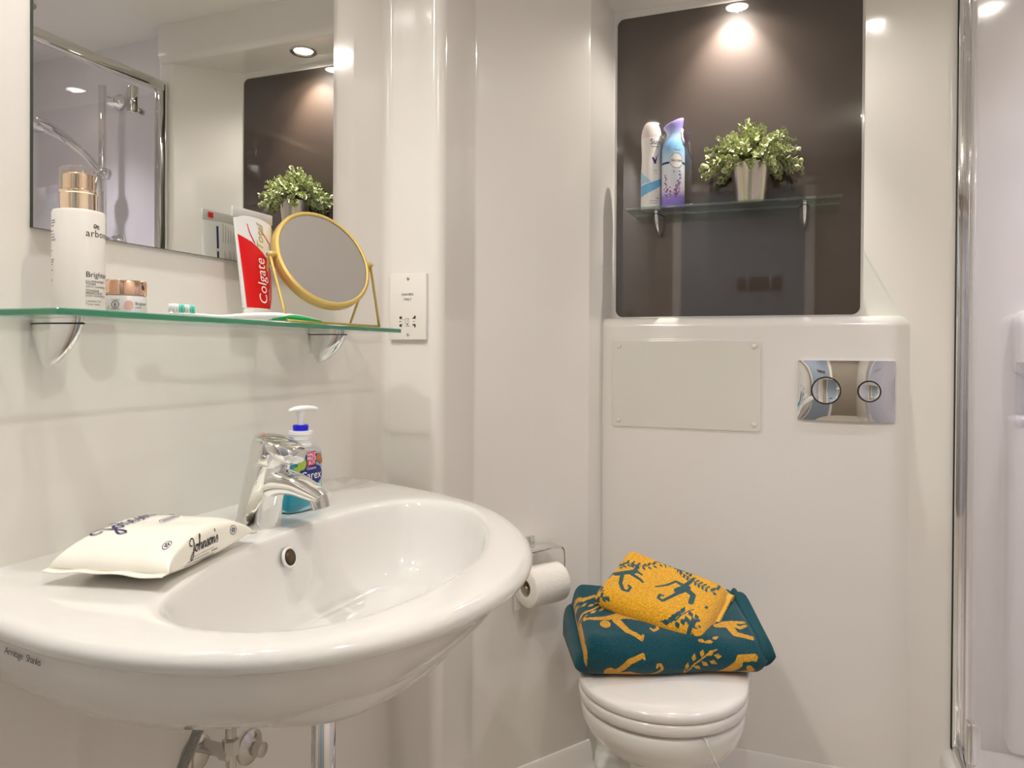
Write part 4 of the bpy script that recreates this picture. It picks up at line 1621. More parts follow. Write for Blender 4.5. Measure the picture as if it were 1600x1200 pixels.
# woven figures in cloth coordinates (along the fold, round the fold), with stroke radii: climbing monkeys and leafy sprigs
BATH = [([(.0120, .3382), (.0372, .3402), (.0636, .3402), (.0851, .3423)], [.0031, .0047, .0062, .0086]),
        ([(.0827, .3402), (.1019, .3443), (.1187, .3361)], [.0101, .0133, .0094]),
        ([(.0540, .3217)], [.0117]),
        ([(.0803, .3299), (.0971, .2949), (.1235, .2722)], [.0086, .0062, .0043]),
        ([(.1235, .2722), (.1283, .2784)], [.0043, .0027]),
        ([(.1199, .3299), (.1487, .3196), (.1654, .3134), (.1666, .2990), (.1546, .2907), (.1499, .2969)], [.0047, .0035, .0031, .0031, .0031, .0027]),
        ([(.0947, .3546), (.1019, .3588), (.1199, .3546)], [.0039, .0039, .0031]),
        ([(.0540, .2062)], [.0133]),
        ([(.0683, .2103), (.0923, .2351), (.1211, .2454)], [.0070, .0059, .0043]),
        ([(.1211, .2454), (.1247, .2392)], [.0035, .0023]),
        ([(.0636, .1938), (.0935, .2021), (.1307, .1897)], [.0078, .0086, .0055]),
        ([(.1307, .1897), (.1534, .2062), (.1630, .2165), (.1594, .2268), (.1523, .2268), (.1511, .2206)], [.0035, .0031, .0031, .0031, .0027, .0023]),
        ([(.2098, .1897), (.2314, .2268), (.2601, .2474), (.2805, .2557)], [.0016, .0016, .0016, .0012]),
        ([(.2122, .1897), (.2170, .1835), (.2122, .2144)], [.0008, .0047, .0008]),
        ([(.2170, .2124), (.2170, .2227), (.2182, .2309)], [.0008, .0047, .0008]),
        ([(.2302, .2351), (.2314, .2412), (.2338, .2495)], [.0008, .0047, .0008]),
        ([(.2481, .2433), (.2493, .2495), (.2517, .2557)], [.0008, .0047, .0008]),
        ([(.2613, .2454), (.2673, .2495), (.2733, .2536)], [.0008, .0047, .0008]),
        ([(.2745, .2454), (.2817, .2433), (.2889, .2433)], [.0008, .0047, .0008]),
        ([(.2649, .2330), (.2721, .2309), (.2793, .2268)], [.0008, .0047, .0008]),
        ([(.2481, .2330), (.2553, .2268), (.2613, .2227)], [.0008, .0047, .0008]),
        ([(.2314, .2227), (.2397, .2186), (.2469, .2124)], [.0008, .0047, .0008]),
        ([(.2326, .1773), (.2625, .1897), (.2913, .1897)], [.0031, .0047, .0062]),
        ([(.2889, .1897), (.3093, .2083), (.3237, .2268)], [.0078, .0117, .0101]),
        ([(.3237, .2268), (.3284, .2412), (.3608, .2433)], [.0086, .0078, .0070]),
        ([(.3344, .1918), (.3560, .2083), (.3488, .2206)], [.0086, .0070, .0062]),
        ([(.2853, .1897), (.3656, .1938)], [.0055, .0055]),
        ([(.3608, .2433), (.3620, .2371)], [.0047, .0031]),
        ([(.2985, .3217), (.3225, .3278), (.3392, .3278)], [.0047, .0094, .0101]),
        ([(.3404, .3320), (.3680, .3278)], [.0047, .0039]),
        ([(.3308, .3196), (.3344, .2969), (.3668, .2804)], [.0094, .0078, .0047]),
        ([(.3404, .3237), (.3524, .3134), (.3668, .3175)], [.0047, .0047, .0035]),
        ([(.0000, .4186), (.0180, .3979), (.0456, .4083), (.0683, .4103)], [.0039, .0043, .0035, .0023]),
        ([(.0000, .3546), (.0070, .3588), (.0288, .3650), (.0600, .3835)], [.0023, .0027, .0023, .0016]),
        ([(.0000, .3052), (.0000, .3443)], [.0031, .0031]),
        ([(.0000, .4062), (.0030, .3938), (.0070, .3897)], [.0008, .0035, .0008]),
        ([(.0120, .3835), (.0180, .3835), (.0240, .3876)], [.0008, .0035, .0008]),
        ([(.0264, .3773), (.0336, .3814), (.0396, .3835)], [.0008, .0035, .0008]),
        ([(.0420, .3856), (.0492, .3876), (.0576, .3897)], [.0008, .0035, .0008]),
        ([(.0120, .3588), (.0180, .3608), (.0252, .3650)], [.0008, .0035, .0008]),
        ([(.0276, .3567), (.0348, .3608), (.0420, .3650)], [.0008, .0035, .0008]),
        ([(.0480, .3629), (.0552, .3670), (.0624, .3711)], [.0008, .0035, .0008]),
        ([(.0070, .3443), (.0120, .3443), (.0180, .3505)], [.0008, .0035, .0008]),
        ([(.0008, .3567), (.0030, .3546), (.0070, .3546)], [.0008, .0035, .0008]),
        ([(.0000, .0330), (.0000, .3382), (.0000, .3464)], [.0008, .0035, .0008]),
        ([(.0120, .0124), (.0120, .0000), (.0000, .3217)], [.0008, .0035, .0008]),
        ([(.0008, .1031), (.0000, .1010), (.0180, .0062)], [.0008, .0035, .0008]),
        ([(.0030, .1629), (.0030, .1794), (.0070, .1732)], [.0008, .0035, .0008]),
        ([(.0030, .1856), (.0070, .1814), (.0120, .1814)], [.0008, .0035, .0008]),
        ([(.2469, .2722), (.2661, .2680)], [.0019, .0016]),
        ([(.2469, .2742), (.2529, .2722), (.2589, .2701)], [.0008, .0039, .0008]),
        ([(.2637, .2722), (.2697, .2701), (.2757, .2701)], [.0008, .0039, .0008]),
        ([(.2769, .2763), (.2829, .2784), (.2913, .2825)], [.0008, .0039, .0008])]
HAND = [([(.0180, .2940), (.0333, .3072), (.0511, .3223)], [.0070, .0062, .0070]),
        ([(.0030, .2808), (.0030, .3016), (.0180, .2940)], [.0055, .0039, .0047]),
        ([(.0494, .3242), (.0477, .3412), (.0350, .3412)], [.0047, .0035, .0027]),
        ([(.0519, .3242), (.0680, .3185)], [.0039, .0023]),
        ([(.0460, .3110), (.0705, .3016), (.0798, .2959)], [.0047, .0035, .0027]),
        ([(.0308, .2978), (.0392, .2695), (.0528, .2526), (.0638, .2526), (.0638, .2676), (.0570, .2714)], [.0043, .0043, .0039, .0035, .0031, .0027]),
        ([(.0030, .2827), (.0030, .2940)], [.0055, .0047]),
        ([(.1543, .3110), (.1636, .3298)], [.0109, .0101]),
        ([(.1086, .2959), (.1255, .3148), (.1373, .3393), (.1509, .3355)], [.0023, .0031, .0035, .0047]),
        ([(.1593, .3355), (.1644, .3543), (.1669, .3694)], [.0055, .0047, .0031]),
        ([(.1720, .3204), (.1856, .3129), (.1898, .2865)], [.0070, .0059, .0059]),
        ([(.1551, .3016), (.1475, .2808), (.1382, .2582), (.1272, .2620), (.1263, .2752), (.1331, .2752)], [.0047, .0039, .0035, .0031, .0031, .0027]),
        ([(.0030, .3317), (.0274, .3393), (.0621, .3487), (.0832, .3939), (.1196, .3845), (.1475, .3713), (.1771, .3581), (.2042, .3525)], [.0012, .0012, .0012, .0012, .0012, .0012, .0012, .0012]),
        ([(.0008, .3468), (.0030, .3449), (.0030, .3525)], [.0008, .0031, .0008]),
        ([(.0000, .3506), (.0180, .3185), (.0240, .3148)], [.0008, .0031, .0008]),
        ([(.0180, .3298), (.0180, .3355), (.0120, .3468)], [.0008, .0031, .0008]),
        ([(.0180, .3280), (.0240, .3261), (.0291, .3242)], [.0008, .0031, .0008]),
        ([(.0248, .3374), (.0240, .3430), (.0240, .3506)], [.0008, .0031, .0008]),
        ([(.0265, .3355), (.0308, .3336), (.0358, .3317)], [.0008, .0031, .0008]),
        ([(.0341, .3412), (.0350, .3468), (.0358, .3543)], [.0008, .0031, .0008]),
        ([(.0341, .3393), (.0384, .3355), (.0426, .3317)], [.0008, .0031, .0008]),
        ([(.0460, .3449), (.0477, .3506), (.0485, .3562)], [.0008, .0031, .0008]),
        ([(.0460, .3430), (.0502, .3393), (.0544, .3336)], [.0008, .0031, .0008]),
        ([(.0578, .3487), (.0595, .3543), (.0604, .3600)], [.0008, .0031, .0008]),
        ([(.0578, .3468), (.0629, .3412), (.0671, .3374)], [.0008, .0031, .0008]),
        ([(.0663, .3543), (.0663, .3619), (.0654, .3694)], [.0008, .0031, .0008]),
        ([(.0680, .3525), (.0722, .3506), (.0773, .3487)], [.0008, .0031, .0008]),
        ([(.0756, .3657), (.0747, .3732), (.0739, .3807)], [.0008, .0031, .0008]),
        ([(.0764, .3638), (.0807, .3619), (.0857, .3600)], [.0008, .0031, .0008]),
        ([(.0756, .4052), (.0832, .3845), (.0841, .3845)], [.0008, .0031, .0008]),
        ([(.0849, .3770), (.0891, .3751), (.0942, .3713)], [.0008, .0031, .0008]),
        ([(.0925, .3864), (.0950, .3845), (.0976, .3845)], [.0008, .0031, .0008]),
        ([(.0908, .3902), (.0891, .4052), (.1010, .3732)], [.0008, .0031, .0008]),
        ([(.1044, .3845), (.1069, .3845), (.1094, .3845)], [.0008, .0031, .0008]),
        ([(.1044, .3845), (.1035, .3977), (.1027, .4109)], [.0008, .0031, .0008]),
        ([(.1162, .3845), (.1187, .3845), (.1213, .3845)], [.0008, .0031, .0008]),
        ([(.1162, .3845), (.1179, .3883), (.1162, .4052)], [.0008, .0031, .0008]),
        ([(.1255, .3845), (.1297, .3845), (.1331, .3845)], [.0008, .0031, .0008]),
        ([(.1238, .3845), (.1196, .4015), (.1289, .3713)], [.0008, .0031, .0008]),
        ([(.1323, .3920), (.1382, .3845), (.1424, .3845)], [.0008, .0031, .0008]),
        ([(.1280, .3996), (.1356, .3732), (.1382, .3657)], [.0008, .0031, .0008]),
        ([(.1356, .4109), (.1483, .3788), (.1517, .3826)], [.0008, .0031, .0008]),
        ([(.1433, .3732), (.1458, .3657), (.1483, .3600)], [.0008, .0031, .0008]),
        ([(.1534, .3713), (.1568, .3751), (.1543, .3996)], [.0008, .0031, .0008]),
        ([(.1526, .3694), (.1551, .3619), (.1585, .3543)], [.0008, .0031, .0008]),
        ([(.1636, .3657), (.1669, .3713), (.1695, .3751)], [.0008, .0031, .0008]),
        ([(.1627, .3638), (.1653, .3581), (.1686, .3506)], [.0008, .0031, .0008]),
        ([(.1737, .3619), (.1771, .3657), (.1796, .3713)], [.0008, .0031, .0008]),
        ([(.1729, .3600), (.1762, .3525), (.1788, .3468)], [.0008, .0031, .0008]),
        ([(.1830, .3581), (.1856, .3638), (.1881, .3694)], [.0008, .0031, .0008]),
        ([(.1813, .3562), (.1847, .3506), (.1881, .3430)], [.0008, .0031, .0008]),
        ([(.1923, .3562), (.1949, .3619), (.1974, .3675)], [.0008, .0031, .0008]),
        ([(.1915, .3543), (.1940, .3487), (.1974, .3412)], [.0008, .0031, .0008]),
        ([(.2016, .3543), (.2042, .3600), (.2067, .3638)], [.0008, .0031, .0008]),
        ([(.2008, .3525), (.2033, .3449), (.2067, .3393)], [.0008, .0031, .0008]),
        ([(.1500, .2111), (.1805, .2243), (.1965, .2620), (.2025, .2695)], [.0012, .0016, .0012, .0012]),
        ([(.1543, .2111), (.1610, .2130), (.1686, .2149)], [.0008, .0051, .0008]),
        ([(.1653, .2149), (.1695, .2205), (.1737, .2262)], [.0008, .0051, .0008]),
        ([(.1720, .2205), (.1737, .2281), (.1746, .2356)], [.0008, .0051, .0008]),
        ([(.1788, .2299), (.1796, .2394), (.1796, .2488)], [.0008, .0051, .0008]),
        ([(.1847, .2431), (.1839, .2545), (.1839, .2658)], [.0008, .0051, .0008]),
        ([(.1805, .2205), (.1847, .2168), (.1881, .2111)], [.0008, .0051, .0008]),
        ([(.1898, .2299), (.1940, .2262), (.1974, .2205)], [.0008, .0051, .0008]),
        ([(.1949, .2413), (.1999, .2337), (.2033, .2281)], [.0008, .0051, .0008]),
        ([(.1957, .2601), (.2016, .2526), (.2084, .2450)], [.0008, .0051, .0008]),
        ([(.2075, .2450), (.2135, .2394), (.1965, .1037)], [.0008, .0051, .0008]),
        ([(.2109, .2582), (.2160, .2507), (.2220, .2431)], [.0008, .0051, .0008]),
        ([(.2220, .2469), (.2025, .0999), (.2280, .2337)], [.0008, .0051, .0008]),
        ([(.2143, .2356), (.2160, .2299), (.2220, .2243)], [.0008, .0051, .0008]),
        ([(.2042, .2356), (.2075, .2299), (.2109, .2243)], [.0008, .0051, .0008]),
        ([(.0008, .2243), (.0030, .2299), (.0030, .2394)], [.0008, .0043, .0008]),
        ([(.0030, .2318), (.0030, .2413), (.0030, .2488)], [.0008, .0043, .0008]),
        ([(.0030, .2488), (.0120, .2337), (.0180, .2281)], [.0008, .0043, .0008]),
        ([(.0000, .2054), (.0008, .2224), (.0030, .2281)], [.0008, .0043, .0008]),
        ([(.0120, .2262), (.0180, .2205), (.0180, .2149)], [.0008, .0043, .0008]),
        ([(.0180, .2168), (.0248, .2130), (.0291, .2092)], [.0008, .0043, .0008]),
        ([(.0265, .2186), (.0325, .2168), (.0375, .2130)], [.0008, .0043, .0008]),
        ([(.0000, .1772), (.0120, .2092), (.0120, .2017)], [.0008, .0043, .0008]),
        ([(.2220, .2921)], [.0047]),
        ([(.2126, .3487), (.2143, .3562), (.2160, .3657)], [.0008, .0043, .0008]),
        ([(.2160, .3600), (.2220, .3675), (.2135, .4109)], [.0008, .0039, .0008]),
        ([(.2152, .3487), (.2220, .3468), (.2220, .3468)], [.0008, .0043, .0008])]

bt = thing('bath_towel', 'folded teal bath towel with mustard animal pattern on the toilet lid', 'towel', (.62, 1.66, .435))
E1 = np.array([.906, .423, 0])
E2 = np.array([-.423, .906, 0])
TZ = .4355
BCC = np.array([.616, 1.578, TZ])
towel_fold('folded_layer', bt, BCC, E1, .392, .212, .070, TEALT, BATH, 300, 230, rr=.5, seed=.6, tilt=.34, utilt=.04, lump=.005)
towel_fold('inner_layer', bt, BCC - E1 * .012 + E2 * .020, E1,   .405, .20, .042, TEALT, sprig(.015, .12, -1.2, .09) + sprig(.02, .15, -1.0, .08), 60, 90, rr=.5, seed=2.2, tilt=.30, lump=.002)
towel_fold('inner_layer', bt, BCC + E1 * .200 + E2 * .026, E1, .052, .185, .056, TEALH, None, 30, 60, rr=.5, seed=1.2, tilt=.38, lump=.002)
towel_fold('hem', bt, BCC + E1 * .190 - E2 * .0012, E1, .024, .215, .0725, TEALH, None, 24, 70, rr=.5, seed=.7, tilt=.34, utilt=.04, lump=.004)
ht = thing('hand_towel', 'folded mustard hand towel lying across the teal bath towel', 'towel', (.56, 1.72, .53))
HE1 = np.array([.998, .02, 0])
HC = np.array([.541, 1.618, .509])
towel_fold('folded_layer', ht, HC, HE1, .240, .188, .050, MUSTT, HAND, 240, 220, rr=.5, seed=1.3, tilt=.30, utilt=.27, rigid=True, skew=.24, lump=.002)
def hand_layer(name, du, dy, dz, W_, Dp_, Hh_, m, na, nb, lump):
    towel_fold(name, ht, HC + HE1 * du + np.array([0, dy, -.27 * du + .30 * dy + dz]), HE1, W_, Dp_, Hh_, m, None, na, nb, rr=.5, seed=1.3, tilt=.30, utilt=.27, rigid=True, skew=.24, lump=lump)


hand_layer('hem', .1135, -.0008, -.0008, .012, .190, .0516, MUSTH, 20, 60, .002)
hand_layer('inner_layer', .114, .008, .006, .030, .168, .030, MUSTT, 24, 50, .0015)
hand_layer('inner_layer', .118, .018, .010, .036, .150, .022, MUSTH, 24, 50, .0015)

# ------------------------------------------------------------------ cans on the niche shelf
dc = thing('deodorant_can', 'white deodorant can with blue swirl at the left end of the niche shelf', 'can', (.4655, 2.036, ZN))
DB = (.4655, 2.036, ZN)
DPR = [(0, .0262), (.004, .0275), (.06, .0275), (.085, .0275), (.115, .0266), (.135, .0256), (.155, .0258), (.175, .0268), (.188, .0275), (.1935, .0272)]
V, F = lathe([(.0225, .0), (.0255, .001)] + [(r, z) for z, r in DPR], DB, n=44)
mk('can_body', V, F, CANW, dc, auto=40)
V, F = lathe([(.0272, .1937), (.0272, .200), (.0262, .209), (.0238, .220), (.0200, .2295), (.015, .2355), (.009, .2375), (.001, .2378)], DB, n=44)
mk('cap', V, F, CANW2, dc, auto=40)
V, F = lathe([(.0255, -.0), (.0255, .003), (.0272, .0045)], DB, n=44, cap0=False, cap1=False)
mk('base_rim', V, F, ALU, dc)
fd = cylmap(DB, lambda v: float(np.interp(v, [q[0] for q in DPR], [q[1] for q in DPR])), (.385, -2.036))
put('brand_print', at2(text2d('Sure', .0205), -.0035, .1735), fd, mat('slate_ink', rgb(58, 60, 74), .4), dc)
d = join2(rect2d(-.001, .1665, .021, .168, 8, 2), rect2d(-.004, .020, .022, .0212, 8, 2), rect2d(-.004, .014, .018, .0152, 8, 2), at2(text2d('48h', .007), .013, .0255), rect2d(.006, .102, .018, .103, 4, 2), rect2d(.009, .095, .016, .096, 4, 2))
put('small_print', d, fd, INKG, dc)
put('tick_print', poly2d([(.0015, .139), (.0065, .1385), (.0105, .131), (.0205, .1515), (.0125, .1205), (.0085, .1205)]), fd, VIOLET, dc, 'violet tick mark')
SW = [(.038, .066), (.056, .082), (.070, .100)]
put('blue_swirl', region(lambda v: -.042, lambda v: float(np.interp(v, [.036, .044, .055, .070], [-.036, -.010, .014, .034])), .036, .070, 14, 16) if False else
    grid(lambda a_, b_: (a_, (.034 + .030 * max(0, (a_ + .030) / .062) ** 1.3) + b_ * (.030 - .010 * (a_ + .03) / .06)), np.linspace(-.040, .032, 20), np.linspace(0, 1, 6)), fd, SKY1, dc, 'light blue swirl')
put('pale_swirl', grid(lambda a_, b_: (a_, .066 + .012 * (a_ + .04) / .07 + b_ * max(.001, .046 * max(0, (.002 - a_) / .042) ** 1.1)), np.linspace(-.040, .001, 14), np.linspace(0, 1, 6)), fd, SKY2, dc)

fc = thing('air_freshener_can', 'blue and lilac air freshener spray can beside the deodorant on the niche shelf', 'can', (.526, 2.030, ZN))
FB = (.526, 2.030, ZN)
RF = .0305
V, F = lathe([(.0255, 0), (.0285, .001), (RF, .006), (RF, .150), (.0298, .158), (.0290, .163)], FB, n=44)
mk('can_body', V, F, FEB, fc, auto=40)
V, F = lathe([(.0265, -.0), (.0265, .003), (.0302, .0055)], FB, n=44, cap0=False, cap1=False)
mk('base_rim', V, F, ALU, fc)
rings = []
a = np.linspace(0, 2 * PI, 40, endpoint=False)
# waisted trigger cap that flares to a slanted mouth
for z, rx, ry, cx, tilt_ in ((.163, .0288, .0288, 0, 0), (.170, .0272, .0272, .0, 0), (.180, .0235, .0235, .001, 0), (.190, .0205, .0205, .002, .05), (.200, .0200, .0195, .003, .15), (.210, .0218, .0200, .003, .28),
                             (.220, .0248, .0205, .0015, .38), (.2265, .0268, .0205, .0005, .42), (.229, .0262, .0195, .0005, .42), (.2295, .020, .014, .0005, .42)):
    xx = cx + rx * np.cos(a)
    rings.append(np.column_stack([FB[0] + xx, FB[1] + ry * np.sin(a), FB[2] + z + tilt_ * xx]))
V, F = loft(rings)
mk('spray_cap', V, F, FEB, fc, auto=60)
V, F = loft([np.column_stack([FB[0] + .0215 + dx + .0035 * np.cos(a), FB[1] + .009 * np.sin(a), np.full(40, FB[2] + z)]) for z, dx in ((.172, .0055), (.18, .0045), (.19, .0015), (.2, .0005), (.21, .002))])
mk('trigger', V, F, CANW, fc)
ff = cylmap(FB, RF, (.324, -2.03))
put('badge', at2(disc2d(0, 0, .0175, .0195), .009, .122), ff, CANW, fc, 'round white badge')
put('badge_ring', at2(ring2d(0, 0, .0178, .0198, .0011), .009, .122), lambda u, v: ff(u, v) + np.array([0, -.0002, 0]), mat('slate_blue_ink', rgb(70, 84, 110), .4), fc)
put('brand_print', at2(text2d('febreze', .0115, shear=.3, align='CENTER', space=.92), .009, .119), lambda u, v: ff(u, v) + np.array([0, -.0003, 0]), mat('slate_blue_ink', rgb(70, 84, 110), .4), fc)
put('title_print', at2(text2d('A I R', .0095, align='CENTER', space=1.1), .010, .090), ff, mat('slate_blue_ink', rgb(70, 84, 110), .4), fc)
put('cap_print', at2(text2d('fresh air', .0055, align='CENTER'), .010, .149), ff, mat('slate_blue_ink', rgb(70, 84, 110), .4), fc)
for u0, u1 in ((-.040, -.0095), (.0275, .042)):
    put('band_print', rect2d(u0, .114, u1, .120, 10, 2), ff, NAVYB, fc, 'dark blue band')
put('seam_line', rect2d(-.0105, .02, -.0095, .14, 2, 8), ff, WHITE, fc)
fl, fl2 = [], []
for bx_, ln, cnt in ((-.018, .062, 16), (.012, .066, 26), (.003, .040, 18), (-.010, .03, 10)):
    for k in range(cnt):
        q = k / cnt
        cx_ = bx_ + (.010 * q if bx_ > 0 else -.001 * q) + rng.normal(0, .0042 * (1 - .6 * q) + .0006)
        cz_ = .022 + ln * (.12 + .9 * q) + rng.normal(0, .0022)
        pt = at2(disc2d(0, 0, .0030, .0017, 8), cx_, cz_, rng.uniform(0, 3))
        (fl if (k + int(cx_ * 1000)) % 3 else fl2).append(pt)
put('lavender_print', join2(*fl), lambda u, v: ff(u, v), PLUM, fc, 'printed lavender flowers')
put('lavender_print', join2(*fl2), lambda u, v: ff(u, v) + np.array([0, -.0002, 0]), LILAC, fc, 'printed lavender flowers')

# ------------------------------------------------------------------ potted plant on the niche shelf
pp = thing('potted_plant', 'small bushy artificial plant in a metal pot on the niche shelf', 'plant', (.7245, 2.036, ZN))
PB_ = np.array([.7245, 2.036, ZN])
V, F = lathe([(.036, .0), (.0385, .0012), (.0395, .004), (.0495, .098), (.0515, .1005), (.0505, .1025), (.0485, .101), (.0475, .090)], PB_, n=56, cap1=False)
mk('pot', V, F, STEELPOT, pp, auto=50)
V, F = lathe([(.0474, .088), (.03, .094), (.001, .096)], PB_, n=30)
mk('moss', V, F, SOIL, pp)
lv = [(0, 0, 0, 0), (.0034, .0062, .0006, .2), (.0084, .0088, .0014, 0), (.0136, .0066, .0012, .3), (.0170, 0, 0, 1)]


def leaf_mesh():
    V, rim = [], []
    for x_, w_, z_, _ in lv:
        V.append((x_, 0, -z_ * .6))
        rim.append(.12)
    for sd in (-1, 1):
        for x_, w_, z_, _ in lv[1:4]:
            V.append((x_, sd * w_ * .55, z_ * .1))
            rim.append(.2)
        for x_, w_, z_, _ in lv[1:4]:
            V.append((x_, sd * w_, z_ + .0004))
            rim.append(1.)
    rim[0] = .8
    rim[4] = 1.
    F = []
    for sd in (0, 1):
        o_ = 5 + sd * 6
        q = [[0, 1, o_, o_], [1, 2, o_ + 1, o_], [2, 3, o_ + 2, o_ + 1], [3, 4, o_ + 2, o_ + 2],
             [0, o_, o_ + 3, o_ + 3], [o_, o_ + 1, o_ + 4, o_ + 3], [o_ + 1, o_ + 2, o_ + 5, o_ + 4], [o_ + 2, 4, o_ + 5, o_ + 5]]
        for f in q:
            f = list(dict.fromkeys(f))
            F.append(f if sd else f[::-1])
    return np.array(V), F, rim


LV, LF, LR = leaf_mesh()
lme = bpy.data.meshes.new('leaf')
lme.from_pydata(LV.tolist(), [], LF)
lme.materials.append(LEAF)
lme.attributes.new('rim', 'FLOAT', 'POINT').data.foreach_set('value', LR)
lme.polygons.foreach_set('use_smooth', [True] * len(lme.polygons))
leaves = []
stems = []
top = PB_ + np.array([0, 0, .098])
NS = 78
for i in range(NS):
    az = i * 2.39996 + rng.normal(0, .15)
    f_ = (i + .5) / NS
    el = math.radians(88 - 98 * f_ ** .85)
    Ls = .118 * (.72 + .30 * rng.random()) * (1.12 if f_ < .15 else 1) * (.92 if f_ > .8 else 1)
    dr_ = np.array([math.cos(az) * math.cos(el), math.sin(az) * math.cos(el) * .72, math.sin(el) * .98])
    st = top + np.array([math.cos(az), math.sin(az), 0]) * .022 * min(1, f_ * 1.5) - np.array([0, 0, .012])
    md = st + dr_ * Ls * .55 + np.array([0, 0, .012])
    en = st + dr_ * Ls + np.array([0, 0, -.008 * f_])
    if en[1] > 2.089:
        en[1] = 2.089
    P = cs([st, md, en], 14)
    V, F = tube(P, .0009, 5)
    stems.append((V, F))
    for k in range(6, 14, 1):
        p = P[k]
        tdir = P[min(k + 1, 13)] - P[max(k - 1, 0)]
        tdir /= np.linalg.norm(tdir)
        _, u_, v_ = frame(tdir)
        rot = (k % 2) * PI / 2 + rng.normal(0, .3)
        for sgn in (0, PI):
            out_ = math.cos(rot + sgn) * u_ + math.sin(rot + sgn) * v_
            lean = .55 + .5 * (k / 13)
            xax = out_ * (1 - .45 * (k > 11)) + tdir * lean
            xax /= np.linalg.norm(xax)
            zax = np.cross(xax, np.cross(tdir, xax))
            zax = tdir - xax * (tdir @ xax)
            zax /= np.linalg.norm(zax) + 1e-9
            rad = p - (PB_ + np.array([0, 0, .085]))
            zax = zax * .5 + rad / (np.linalg.norm(rad) + 1e-9) * .9 + np.array([0, 0, .35]) + rng.normal(0, .28, 3)
            zax -= xax * (zax @ xax)
            zax /= np.linalg.norm(zax)
            yax = np.cross(zax, xax)
            sc_ = (.72 + .38 * rng.random()) * (1.0 if k < 12 else .8)
            if p[1] + xax[1] * .014 > 2.0965 or p[2] < ZN + .075:
                continue
            leaves.append((p, np.column_stack([xax, yax, zax]) * sc_))
V, F = join(*stems)
o = mk('stems', V, F, STEM, pp)
o['kind'] = 'stuff'
camv = np.array(CAM)
leaves.sort(key=lambda q: np.linalg.norm(q[0] - camv) - .25 * (q[0][2]))
org = np.array(ORG[pp.name])
for p, M3 in leaves[:300]:
    o = bpy.data.objects.new('leaf', lme)
    COL.objects.link(o)
    o.parent = pp
    M4 = Matrix.Identity(4)
    for r_ in range(3):
        for c_ in range(3):
            M4[r_][c_] = M3[r_, c_]
        M4[r_][3] = (p - org)[r_]
    o.matrix_local = M4
VV, FF, RR, n_ = [], [], [], 0
for p, M3 in leaves[300:]:
    VV.append(LV @ M3.T + p)
    FF += [[i + n_ for i in f] for f in LF]
    RR += LR
    n_ += len(LV)
o = mk('leaves', np.vstack(VV), FF, LEAF, pp)
o['kind'] = 'stuff'
o.data.attributes.new('rim', 'FLOAT', 'POINT').data.foreach_set('value', RR)

# ------------------------------------------------------------------ shower
st_ = thing('shower_tray', 'raised white shower tray with rounded edge behind the glass door', 'shower tray', (1.55, 1.5, 0))
V, F = rbox((1.552, 1.495, .11), (.788, .985, .22), .03, 5)
V = np.array(V)
mk('tray', V, F, CERAM2, st_, auto=60)
V, F = lathe([(.05, 0), (.05, .003), (.04, .005), (.001, .006)], (1.6, 1.5, .2195), n=30)
mk('drain_cover', V, F, CHROME, st_)
se = thing('shower_door', 'chrome framed clear glass shower door along the right side', 'shower door', (1.19, 1.5, .222))
V, F = join(rbox((1.186, 1.9235, 1.125), (.020, .032, 1.80), .003), rbox((1.2015, 1.9215, 1.125), (.008, .024, 1.80), .002))
mk('wall_profile', V, F, CHROME, se, auto=30)
V, F = rbox((1.1755, 1.9235, 1.125), (.003, .006, 1.79), .0008, 1)
mk('profile_groove', V, F, DARKM, se)
V, F = rbox((1.191, 1.465, 2.012), (.034, .95, .036), .006, 3)
mk('top_rail', V, F, CHROME, se, auto=30)
V, F = rbox((1.191, 1.465, .2315), (.030, .95, .020), .004, 2)
mk('bottom_rail', V, F, CHROME, se, auto=30)
V, F = rbox((1.191, 1.030, 1.125), (.030, .036, 1.80), .004, 2)
mk('strike_profile', V, F, CHROME, se, auto=30)
V, F = rbox((1.191, 1.478, 1.118), (.0062, .858, 1.735), .0008, 1)
mk('glass_pane', V, F, SGLASS, se, smooth=False)
V, F = rbox((1.1935, 1.9065, 1.118), (.004, .006, 1.735), .001, 1)
mk('seal_strip', V, F, CLEARP, se)
for hz in (.300, 1.935):
    V, F = rbox((1.196, 1.812, hz), (.026, .030, .088), .006, 3)
    b = mk('hinge', V, F, CHROME, se, auto=30)
    V, F = rbox((1.196, 1.840, hz - .03), (.014, .034, .018), .003, 2)
    mk('pivot_arm', V, F, CHROMEB, b, auto=30)

# moulded ledges on the shower's rear wall
for nm, z0, z1, x0, dp in (('trim_4', .225, .985, 1.292, .055), ('trim_5', 1.075, 1.222, 1.302, .045)):
    V, F = rbox(((x0 + 1.95) / 2, 2.0 - dp / 2 + .01, (z0 + z1) / 2), (1.95 - x0, dp + .02, z1 - z0), .016, 5)
    o = mk(nm, V, F, GRPS, auto=50)
    o['kind'] = 'structure'

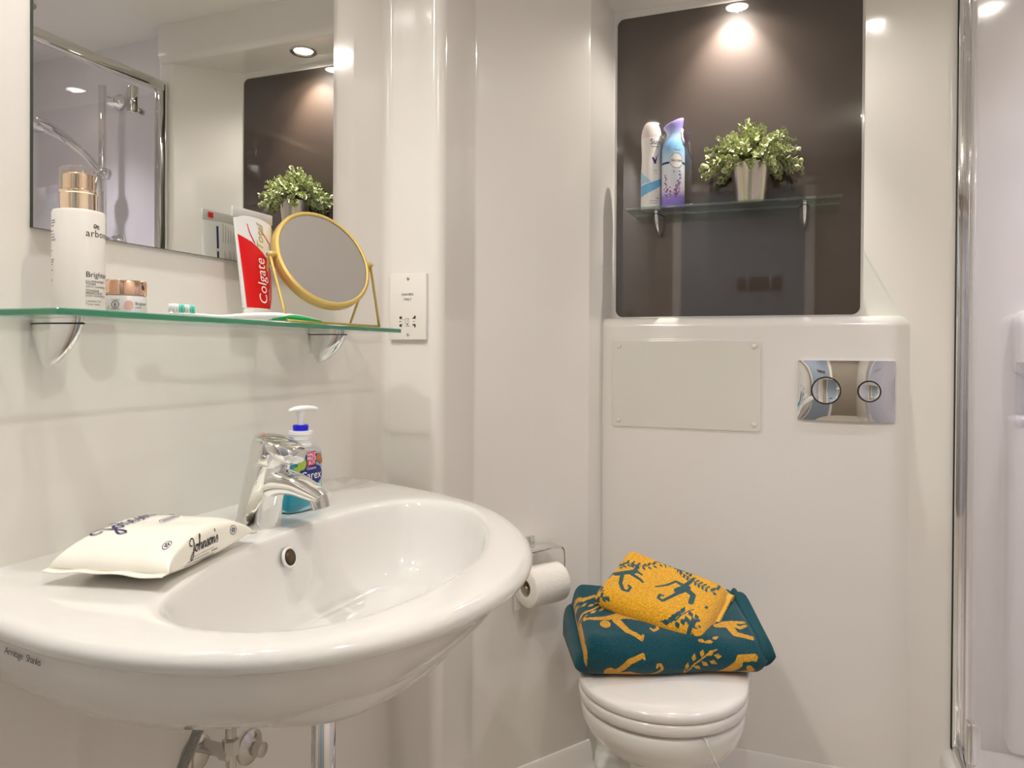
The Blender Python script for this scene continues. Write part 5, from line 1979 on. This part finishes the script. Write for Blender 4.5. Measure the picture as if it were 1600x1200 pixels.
rk = thing('shower_riser', 'chrome shower riser rail with curved hand shower, seen in the wall mirror', 'shower', (1.463, 1.945, 1.5))
V, F = lathe([(.0125, 0), (.0125, .56), (.009, .562)], (1.463, 1.925, 1.49), n=24)
mk('rail', V, F, CHROME, rk)
for z_ in (1.515, 2.015):
    V, F = join(lathe([(.007, 0), (.007, .075)], (1.463, 1.925, z_), (0, 1, 0), 16), lathe([(.028, 0), (.028, .010), (.018, .016), (.013, .03)], (1.463, 1.999 if z_ > 1.6 else 1.999, z_), (0, -1, 0), 28))
    mk('wall_bracket', V, F, CHROME, rk)
V, F = lathe([(.018, -.022), (.022, -.012), (.022, .012), (.018, .022)], (1.463, 1.925, 1.742), (.9, -.4, .2), 24)
mk('slider', V, F, CHROME, rk)
HPt = cs([(1.462, 1.915, 1.745), (1.472, 1.86, 1.795), (1.48, 1.80, 1.83), (1.485, 1.74, 1.852), (1.487, 1.69, 1.862)], 24)
V, F = tube(HPt, np.interp(np.linspace(0, 1, 24), [0, .5, .8, 1], [.012, .015, .021, .014]), 16)
b = mk('hand_shower', V, F, CHROME, rk)
V, F = lathe([(.040, 0), (.042, .006), (.034, .016), (.014, .024)], (1.487, 1.675, 1.838), (0, .25, 1), 32)
mk('spray_head', V, F, CHROME, b)
V, F = tube(cs([(1.462, 1.91, 1.735), (1.44, 1.86, 1.6), (1.42, 1.85, 1.3), (1.46, 1.87, 1.05), (1.52, 1.93, 1.08), (1.55, 1.955, 1.2)], 50), .0065, 10)
mk('hose', V, F, CHROMEB, rk)
sv = thing('shower_valve', 'chrome bar shower valve on the shower wall, seen in the wall mirror', 'shower valve', (1.60, 1.95, 1.24))
V, F = join(lathe([(.020, -.14), (.022, -.13), (.022, -.09), (.018, -.085), (.018, .085), (.022, .09), (.022, .13), (.020, .14)], (1.60, 1.925, 1.24), (1, 0, 0), 28),
            lathe([(.024, 0), (.024, .006), (.012, .01), (.012, .06)], (1.53, 1.998, 1.24), (0, -1, 0), 24), lathe([(.024, 0), (.024, .006), (.012, .01), (.012, .06)], (1.67, 1.998, 1.24), (0, -1, 0), 24))
mk('valve_bar', V, F, CHROME, sv, auto=40)
